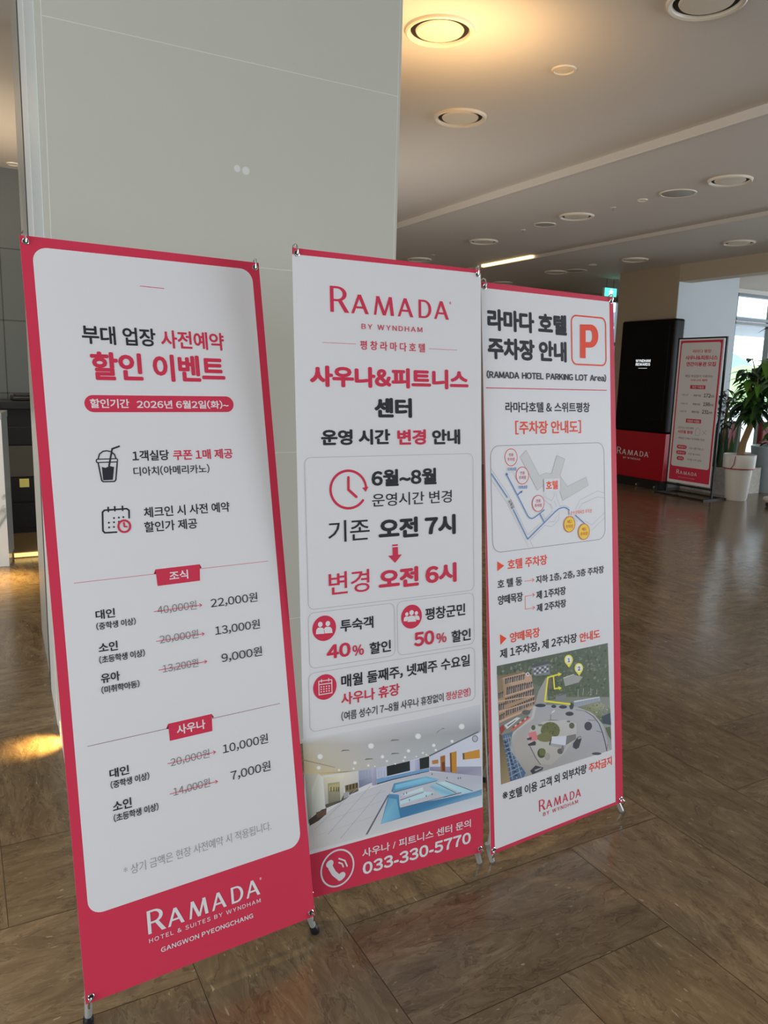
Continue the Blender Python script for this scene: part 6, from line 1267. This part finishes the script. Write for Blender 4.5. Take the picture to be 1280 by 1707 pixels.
m = MB(); m.box((0.3, 7.64, 0.86), (1.85, 7.66, 1.02), blk2); m.build('upper_drawer', t, smooth=False, bevel=0.004)
m = MB(); m.box((0.3, 7.645, 0.57), (1.85, 7.66, 0.85), gry); m.build('middle_panel', t, smooth=False, bevel=0.004)
for k, (z0, z1) in enumerate(((0.34, 0.56), (0.1, 0.33))):
    m = MB(); m.box((0.3, 7.64, z0), (1.85, 7.66, z1), blk); d = m.build('drawer', t, smooth=False, bevel=0.004)
m = MB(); m.box((0.456, 7.636, 0.475), (0.535, 7.64, 0.552), mat('yellow_paper', rgb(228, 218, 120), 0.7)); tag(m.build('sticky_note', smooth=False), 'square yellow sticky note on the black cabinet drawer', 'sticky note')
t = thing('desk_printer', (0.62, 7.85, 1.25), 'black office machine on the black cabinet behind the counter', 'printer')
m = MB(); m.box((0.44, 7.7, 1.25), (0.86, 8.1, 1.29), blk); m.build('body', t, bevel=0.012); m = MB(); m.box((0.47, 7.74, 1.29), (0.83, 8.06, 1.305), blk2); m.build('lid', t, bevel=0.004)

# ------------------------------------------------------------------ X-banner stands
def ring(c, ax, r, w, m_, mb): mb.lathe(c, [(r + w * math.cos(k * 0.7854), w * math.sin(k * 0.7854)) for k in range(8)], m_, 20, axis=ax, closed=True)
grey_tip = mat('grey_end_cap', rgb(120, 124, 126), 0.4)
def x_banner(name, O, u, v, n, data, feet, label, border, inset, pic=None):
    O, u, v, n = map(Vector, (O, u, v, n)); W, Hh = 600, 1800
    base = Vector(((feet[0][0] + feet[1][0]) / 2, (feet[0][1] + feet[1][1]) / 2, 0))
    t = thing(name, base, label, 'banner stand', 'X-frame banner stands')
    S = Sheet(O, u, v, n); C = [S.w(x, y, 0) for x, y in border]
    m = MB(); th = n * 0.0006
    F = [c for c in C]; B = [c - th for c in C]
    fm = M['red'] if name != 'sauna' else M['white']
    m.face(F, fm); m.face(B[::-1], vinyl_back)
    for k in range(4): m.face([F[k], F[(k + 1) % 4], B[(k + 1) % 4], B[k]][::-1], vinyl_back)
    panel = m.build('banner_panel', t, smooth=False)
    S.run(data); parts = S.build(panel)
    if pic: S.picture(*pic, panel)
    Sc = S.w
    # eyelets
    bx = border
    ey = []
    ins = {0: (inset, -inset), 1: (-inset, -inset), 2: (-inset, inset), 3: (inset, inset)}
    order = [3, 2, 1, 0]  # bl, br, tr, tl in border order
    for k in range(4):
        dx = 12 if k in (0, 3) else -12; dy = 14 if k in (0, 1) else -14
        p = (bx[k][0] + dx, bx[k][1] + dy); ey.append(p)
        m = MB(); c = Sc(p[0], p[1], 0.0012); ring(c, n, 0.0068, 0.0018, chrome, m)
        m.lathe(Sc(p[0], p[1], 0.0006), [(0.0055, 0), (0.005, 0.0003), (0, 0.0004)], groove_m, 16, axis=n); m.build('eyelet', panel)
    # frame: a hub behind the panel and four arms
    hub = Sc(300, 900, -0.05)
    m = MB(); m.lathe(hub, [(0.0, -0.02), (0.035, -0.02), (0.04, -0.01), (0.04, 0.012), (0.03, 0.02), (0, 0.02)], rubber, 24, axis=n); m.build('hub', t)
    for k in range(4):
        e = ey[k]; out = 1 if k in (1, 2) else -1; top = k >= 2
        m = MB()
        if top:
            end = Sc(e[0] + out * 4, e[1] + 6, -0.012)
            pts = [hub + (end - hub) * s - n * (0.02 * math.sin(math.pi * s)) for s in [j / 10 for j in range(11)]]
            m.tube(pts, [0.006 - 0.002 * (j / 10) for j in range(11)], pale_tube, 10); a = m.build('arm', t)
            hk = [end, end + v * 0.016, Sc(e[0] + out * 2, e[1] + 24, 0.000), Sc(e[0] + out * 1, e[1] + 20, 0.007), Sc(e[0], e[1] + 8, 0.009), Sc(e[0], e[1] - 2, 0.005), Sc(e[0], e[1] - 3, -0.002)]
        else:
            fx, fy = feet[k]; ft = Vector((fx, fy, 0.0))
            knee = Sc(e[0], e[1], -0.026)
            d = (knee - ft).normalized(); top_ = ft + d * 0.03
            pts = [ft + d * 0.004, ft + d * 0.03, knee] + [knee + (hub - knee) * s for s in (0.3, 0.6, 1.0)]
            m.tube([ft + d * 0.004, knee + d * 0.012], 0.0088, pale_tube, 14); m.tube([knee, hub], 0.0065, pale_tube, 10); a = m.build('arm', t)
            m = MB(); dz = Vector((0, 0, 1)); m.lathe(ft, [(0.0, 0.0), (0.0105, 0.0), (0.0125, 0.004), (0.0125, 0.022), (0.0105, 0.028), (0.009, 0.028)] if name == 'event' else [(0.0, 0.0), (0.008, 0.0), (0.0095, 0.003), (0.0095, 0.006), (0.0085, 0.007)], rubber if name == 'event' else grey_tip, 18, axis=d if d.z > 0.5 else dz); m.build('rubber_foot', a)
            hk = [knee + d * 0.0 , knee - n * 0.0 + u * out * 0.010 + n * 0.012, Sc(e[0] + out * 12, e[1] - 14, 0.006) if k == 1 else Sc(e[0] + out * 4, e[1] - 16, 0.006), Sc(e[0] + out * 7, e[1] - 5, 0.010), Sc(e[0] + out * 2, e[1] + 1, 0.008), Sc(e[0], e[1] + 1, 0.0)]
            hk = [Sc(e[0] + out * 6, e[1] - 24, 0.002), Sc(e[0] + out * 7, e[1] - 14, 0.008), Sc(e[0] + out * 5, e[1] - 5, 0.011), Sc(e[0] + out * 1, e[1], 0.009), Sc(e[0], e[1], -0.003)]
        m = MB(); m.tube(hk, 0.0024, chrome, 8); m.build('hook', a)
    # rear prop
    tipf = base - Vector((n.x, n.y, 0)).normalized() * 0.42; tipf.z = 0.008
    m = MB(); m.tube([hub, tipf], 0.0065, pale_tube, 10); lg = m.build('rear_leg', t)
    m = MB(); m.lathe((tipf.x, tipf.y, 0), [(0, 0), (0.012, 0), (0.0125, 0.02), (0.008, 0.026)], rubber, 16); m.build('rubber_foot', lg)
    return t, S, panel
t0, S0, P0 = x_banner('event', [0.17891, 1.69097, 0.08415], [0.9975, 0.07068, 0.0], [-0.01461, 0.20614, 0.97841], [0.06915, -0.97597, 0.20666], EVENT, [(0.187, 1.722), (0.797, 1.768)], 'white and crimson discount price banner, nearest and leftmost of the three', [[1.2, 1.8], [601.0, -3.0], [599.7, 1798.2], [-1.5, 1801.8]], 12, None)
t1, S1, P1 = x_banner('sauna', [0.79355, 1.80094, 0.07715], [0.99962, -0.02739, 0.0], [0.00271, 0.09904, 0.99508], [-0.02725, -0.99471, 0.09907], SAUNA, [(0.826, 1.862), (1.398, 1.818)], 'white sauna hours banner with a pool picture, between the price and parking banners', [[-9.8, 6.8], [588.2, -11.7], [597.5, 1798.2], [0.3, 1804.7]], 12, ('pool_picture', POOL_PICTURE, picture_material('pool_picture_ink')))
t2, S2, P2 = x_banner('parking', [1.42122, 1.77971, 0.04871], [0.99791, 0.06456, 0.0], [-0.00739, 0.1142, 0.99343], [0.06414, -0.99136, 0.11444], PARKING, [(1.438, 1.803), (2.045, 1.832)], 'red-edged parking guide banner with a map and an aerial picture', [[-11.1, -0.5], [612.0, 1.9], [591.8, 1797.1], [8.0, 1799.6]], 12, ('aerial_picture', AERIAL_PICTURE, picture_material('aerial_picture_ink')))
t0.name = 'discount_banner'; t1.name = 'sauna_banner'; t2.name = 'parking_banner'
PS = Sheet(S2.O, S2.u, S2.v, S2.n); PS.mb('pin_lettering'); PS.z['pin_lettering'] = 0.0022; PS.run([['pin_lettering'] + e[1:] for e in PIN]); PS.build(P2)
m = MB(); m.tube([S2.w(-28.5, 827.6, -0.004), S2.w(-6.6, 24.9, -0.004)], 0.0022, pale_tube, 8); m.build('side_rod', t2)


# ------------------------------------------------------------------ kiosk, poster stand
kiosk_black = mat('gloss_black', rgb(6, 7, 9), 0.3, spec=0.15); screen_m = mat('screen_glass', rgb(5, 6, 9), 0.2, spec=0.15); kiosk_red = mat('kiosk_red', rgb(176, 8, 34), 0.3)
t = thing('information_kiosk', (9.15, 8.4, 0), 'tall black screen kiosk with a red lower half by the taupe column', 'information kiosk')
m = MB(); m.box((9.05, 7.90, 0.84), (9.25, 8.93, 2.49), kiosk_black); kb = m.build('kiosk_body', t, smooth=False, bevel=0.03)
m = MB(); m.box((9.046, 8.0, 1.02), (9.052, 8.81, 2.4), screen_m); sc = m.build('screen', t, smooth=False, bevel=0.003)
m = MB(); m.box((9.05, 7.90, 0.14), (9.25, 8.93, 0.84), kiosk_red); rp = m.build('red_panel', t, smooth=False, bevel=0.006)
m = MB(); m.box((9.1, 7.98, 0.0), (9.24, 8.85, 0.14), black_metal); m.build('plinth', t, smooth=False)
m = MB()
for y in (8.05, 8.4): m.lathe((9.085, y, 0.03), [(0, -0.012), (0.028, -0.012), (0.03, 0), (0.028, 0.012), (0, 0.012)], chrome, 18, axis=(0, 1, 0))
m.build('caster', t)
S = Sheet((9.045, 8.91, 0), (0, -1, 0), (0, 0, 1), (-1, 0, 0))
S.run([e for e in KIOSK if e[0] == 'logo_lettering']); S.build(rp)
S = Sheet((9.0445, 8.91, 0), (0, -1, 0), (0, 0, 1), (-1, 0, 0)); S.run([e for e in KIOSK if e[0] == 'screen_lettering']); S.build(sc)

t = thing('poster_stand', (9.03, 7.38, 0), 'white and red price poster in a black frame stand beside the kiosk', 'poster stand')
m = MB(); bar = 0.022; y0, y1, z1 = 7.005, 7.785, 2.205
for y in (y0, y1): m.box((9.01, y - bar / 2, 0.02), (9.035, y + bar / 2, z1), black_metal)
m.box((9.01, y0, z1 - bar), (9.035, y1, z1), black_metal); m.box((9.01, y0, 0.13), (9.035, y1, 0.15), black_metal); m.build('frame', t, smooth=False)
m = MB()
for y in (y0 - 0.02, y1 + 0.02): m.box((8.82, y - 0.018, 0), (9.28, y + 0.018, 0.022), black_metal)
m.box((8.82, y0, 0), (8.85, y1, 0.02), black_metal); m.box((9.25, y0, 0), (9.28, y1, 0.02), black_metal); m.build('base', t, smooth=False)
S = Sheet((9.0, 7.76, 0), (0, -1, 0), (0, 0, 1), (-1, 0, 0))
m = MB(); m.box((9.0, 7.03, 0.17), (9.004, 7.765, 2.185), M['white']); pp = m.build('poster_sheet', t, smooth=False)
S.run(POSTER); S.build(pp)

# ------------------------------------------------------------------ plants
pot_w = mat('white_glazed_pot', rgb(226, 222, 214), 0.35); soil = mat('dark_soil', rgb(46, 36, 28), 0.9, bump=0.6); bark = mat('pale_bark', rgb(150, 122, 84), 0.8, noise=0.25, nscale=12, bump=0.4)
def leaf_mat(name, c): return mat(name, c, 0.35, noise=0.2, nscale=8)
leaf_a = leaf_mat('leaf_green', rgb(62, 104, 40)); leaf_b = leaf_mat('leaf_dark_green', rgb(40, 66, 38)); leaf_c = leaf_mat('leaf_bright_green', rgb(92, 136, 48))
def leaf(mb, p, d, L, W, m_, droop=0.35):
    p = Vector(p); d = Vector(d).normalized(); s = d.cross(Vector((0, 0, 1)))
    s = s.normalized() if s.length > 1e-3 else Vector((1, 0, 0)); nrm = s.cross(d)
    pr = ((0, 0.04), (0.18, 0.55), (0.42, 1.0), (0.7, 0.75), (1.0, 0.02)); rows = []
    for tt, ww in pr:
        c = p + d * (L * tt) - Vector((0, 0, 1)) * (droop * L * tt * tt); rows.append((c - s * W * ww / 2 + nrm * 0.12 * W * ww, c, c + s * W * ww / 2 + nrm * 0.12 * W * ww))
    for a, b in zip(rows, rows[1:]):
        mb.face([a[0], a[1], b[1], b[0]], m_); mb.face([a[1], a[2], b[2], b[1]], m_)
def rdir(lo=-0.4, hi=0.8):
    a = random.uniform(0, 2 * math.pi); z = random.uniform(lo, hi); return Vector((math.cos(a), math.sin(a), z))
random.seed(21)
t = thing('potted_tree', (9.43, 6.93, 0), 'leafy tree with a pale trunk in a tall white pot with red ribbon', 'potted plant')
m = MB(); m.lathe((9.43, 6.93, 0), [(0.0, 0), (0.135, 0), (0.145, 0.03), (0.178, 0.44), (0.205, 0.45), (0.212, 0.63), (0.2, 0.635), (0.19, 0.6), (0.185, 0.56)], pot_w, 44); m.build('pot', t)
m = MB(); m.lathe((9.43, 6.93, 0), [(0.178, 0.43), (0.2085, 0.435), (0.2085, 0.447), (0.18, 0.45)], mat('red_ribbon', rgb(170, 40, 50), 0.4), 44); m.tube([(9.215, 6.90, 0.44), (9.212, 6.85, 0.5), (9.22, 6.84, 0.62)], 0.005, mat('red_ribbon_tail', rgb(170, 40, 50), 0.4)); m.build('ribbon', t)
m = MB(); m.lathe((9.43, 6.93, 0), [(0.0, 0.585), (0.187, 0.58), (0.187, 0.55), (0, 0.55)], soil, 30); m.build('soil', t)
m = MB(); tr = [(9.43, 6.93, 0.56), (9.45, 6.91, 0.8), (9.50, 6.86, 1.05), (9.53, 6.82, 1.3), (9.55, 6.8, 1.6)]; m.tube(tr, [0.05, 0.045, 0.042, 0.036, 0.02], bark, 12)
ends = []
for k in range(9):
    a = random.uniform(0, 6.28); b0 = Vector(tr[3]) + Vector((0, 0, random.uniform(-0.25, 0.3))); b1 = b0 + Vector((math.cos(a) * 0.3, math.sin(a) * 0.3, random.uniform(0.15, 0.7))); m.tube([b0, (b0 + b1) / 2 + Vector((0, 0, 0.05)), b1], [0.014, 0.01, 0.005], bark, 7); ends.append((b0, b1))
m.build('trunk', t)
m = MB(); m.keep = True
for k in range(230):
    b0, b1 = random.choice(ends); p = b0.lerp(b1, random.uniform(0.25, 1.0)); leaf(m, p, rdir(-0.3, 0.5), random.uniform(0.16, 0.32), random.uniform(0.06, 0.11), random.choice((leaf_a, leaf_b, leaf_b, leaf_c)), random.uniform(0.4, 0.9))
for k in range(26): leaf(m, (9.62 + random.uniform(-0.1, 0.1), 6.72 + random.uniform(-0.1, 0.08), random.uniform(1.55, 1.95)), rdir(-0.5, 0.1), random.uniform(0.25, 0.38), random.uniform(0.1, 0.15), random.choice((leaf_c, leaf_a)), 0.7)
m.build('foliage', t, smooth=False)
t = thing('potted_rubber_plant', (9.42, 6.2, 0), 'green plant in a white pot on a wheeled saucer at the right edge', 'potted plant')
cx, cy = 9.42, 6.20
m = MB(); m.lathe((cx, cy, 0), [(0, 0.115), (0.17, 0.115), (0.21, 0.5), (0.225, 0.59), (0.21, 0.595), (0.2, 0.55)], pot_w, 40); m.build('pot', t)
m = MB(); m.lathe((cx, cy, 0), [(0, 0.07), (0.23, 0.07), (0.255, 0.1), (0.25, 0.12), (0.2, 0.116), (0, 0.116)], pot_w, 40); sa = m.build('saucer', t)
for k in range(4):
    a = k * 1.5708 + 0.75; m = MB(); x_, y_ = cx + 0.19 * math.cos(a), cy + 0.19 * math.sin(a); m.lathe((x_, y_, 0.032), [(0, -0.014), (0.03, -0.014), (0.032, 0), (0.03, 0.014), (0, 0.014)], rubber, 16, axis=(0.7, 0.7, 0)); m.tube([(x_, y_, 0.03), (x_, y_, 0.075)], 0.012, black_metal, 8); m.build('caster', sa)
m = MB(); m.lathe((cx, cy, 0), [(0, 0.56), (0.205, 0.555), (0.2, 0.53), (0, 0.53)], soil, 30); m.build('soil', t)
m = MB(); m.keep = True; st = MB()
for k in range(6):
    a = random.uniform(0, 6.28); top = Vector((cx + 0.22 * math.cos(a), cy + 0.22 * math.sin(a) + 0.05, random.uniform(1.5, 2.6))); b0 = Vector((cx + 0.06 * math.cos(a), cy + 0.06 * math.sin(a), 0.55)); st.tube([b0, b0.lerp(top, 0.5) + Vector((0.02, 0.02, 0)), top], [0.014, 0.011, 0.006], bark, 8)
    for j in range(20):
        p = b0.lerp(top, random.uniform(0.15, 1.0)); leaf(m, p, rdir(-0.2, 0.7), random.uniform(0.2, 0.34), random.uniform(0.1, 0.16), random.choice((leaf_a, leaf_c, leaf_b)), 0.5)
st.build('stem', t); m.build('foliage', t, smooth=False)
t = thing('grey_planter', (10.72, 7.3, 0), 'pale grey round planter standing behind the tall white pot', 'potted plant')
m = MB(); m.lathe((10.72, 7.3, 0), [(0, 0), (0.26, 0), (0.33, 0.68), (0.31, 0.69), (0.29, 0.64)], mat('pale_grey_glaze', rgb(176, 186, 190), 0.35), 40); m.build('pot', t)
m = MB(); m.lathe((10.72, 7.3, 0), [(0, 0.65), (0.3, 0.645), (0.29, 0.6), (0, 0.6)], soil, 30); m.build('soil', t)
m = MB(); m.keep = True
for k in range(120): leaf(m, (10.76 + random.uniform(-0.15, 0.15), 7.25 + random.uniform(-0.15, 0.15), random.uniform(0.66, 1.4)), rdir(0.2, 1.4), random.uniform(0.22, 0.36), random.uniform(0.06, 0.12), random.choice((leaf_b, leaf_b, leaf_a)), 0.6)
m.build('foliage', t, smooth=False)
# low stone planter under the window side with dark plants
t = thing('stone_planter', (10.0, 7.6, 0), 'low speckled stone planter with dark plants behind the white pot', 'planter')
st_m = mat('speckled_stone', rgb(188, 184, 174), 0.7, noise=0.35, nscale=25)
m = MB()
for a, b in (((9.62, 7.25, 0), (9.72, 8.05, 0.38)), ((10.28, 7.25, 0), (10.38, 8.05, 0.38)), ((9.72, 7.25, 0), (10.28, 7.35, 0.38)), ((9.72, 7.95, 0), (10.28, 8.05, 0.38))): m.box(a, b, st_m)
m.build('trough', t, smooth=False)
m = MB(); m.box((9.72, 7.35, 0.0), (10.28, 7.95, 0.33), soil); m.build('soil', t, smooth=False)
m = MB(); m.keep = True
for k in range(26): leaf(m, (random.uniform(9.78, 10.22), random.uniform(7.4, 7.9), 0.32), Vector((random.uniform(-0.15, 0.15), random.uniform(-0.15, 0.15), 1)), random.uniform(0.5, 0.95), random.uniform(0.05, 0.08), random.choice((leaf_b, leaf_a)), 0.0)
for k in range(140):
    a = random.uniform(0, 6.28); z = random.uniform(0.9, 1.45); leaf(m, (9.98 + 0.1 * math.cos(a), 7.62 + 0.1 * math.sin(a), z), rdir(0.1, 1.2), random.uniform(0.28, 0.42), random.uniform(0.03, 0.05), leaf_b, 0.45)
m.build('foliage', t, smooth=False)
m = MB(); m.tube([(9.98, 7.62, 0.32), (9.97, 7.63, 0.8), (9.98, 7.62, 1.4)], [0.03, 0.025, 0.02], bark, 9); m.build('stem', t)
# red chairs by the window
chair_red = mat('dark_red_upholstery', rgb(120, 26, 34), 0.6)
def chair(x, y, lb):
    t = thing('lounge_chair', (x, y, 0), lb, 'chair', 'red chairs by the window')
    m = MB(); m.box((x - 0.3, y - 0.28, 0.36), (x + 0.3, y + 0.28, 0.48), chair_red); m.build('seat', t, bevel=0.03)
    m = MB(); m.box((x - 0.3, y + 0.2, 0.48), (x + 0.3, y + 0.3, 0.98), chair_red); m.build('backrest', t, bevel=0.03)
    for sx in (-1, 1):
        for sy in (-1, 1): m = MB(); m.tube([(x + sx * 0.26, y + sy * 0.24, 0), (x + sx * 0.26, y + sy * 0.24, 0.37)], 0.014, black_metal, 8); m.build('leg', t)
chair(11.25, 8.3, 'dark red chair behind the leafy tree, nearer the column')
chair(12.1, 8.1, 'dark red chair behind the leafy tree, nearer the right edge')
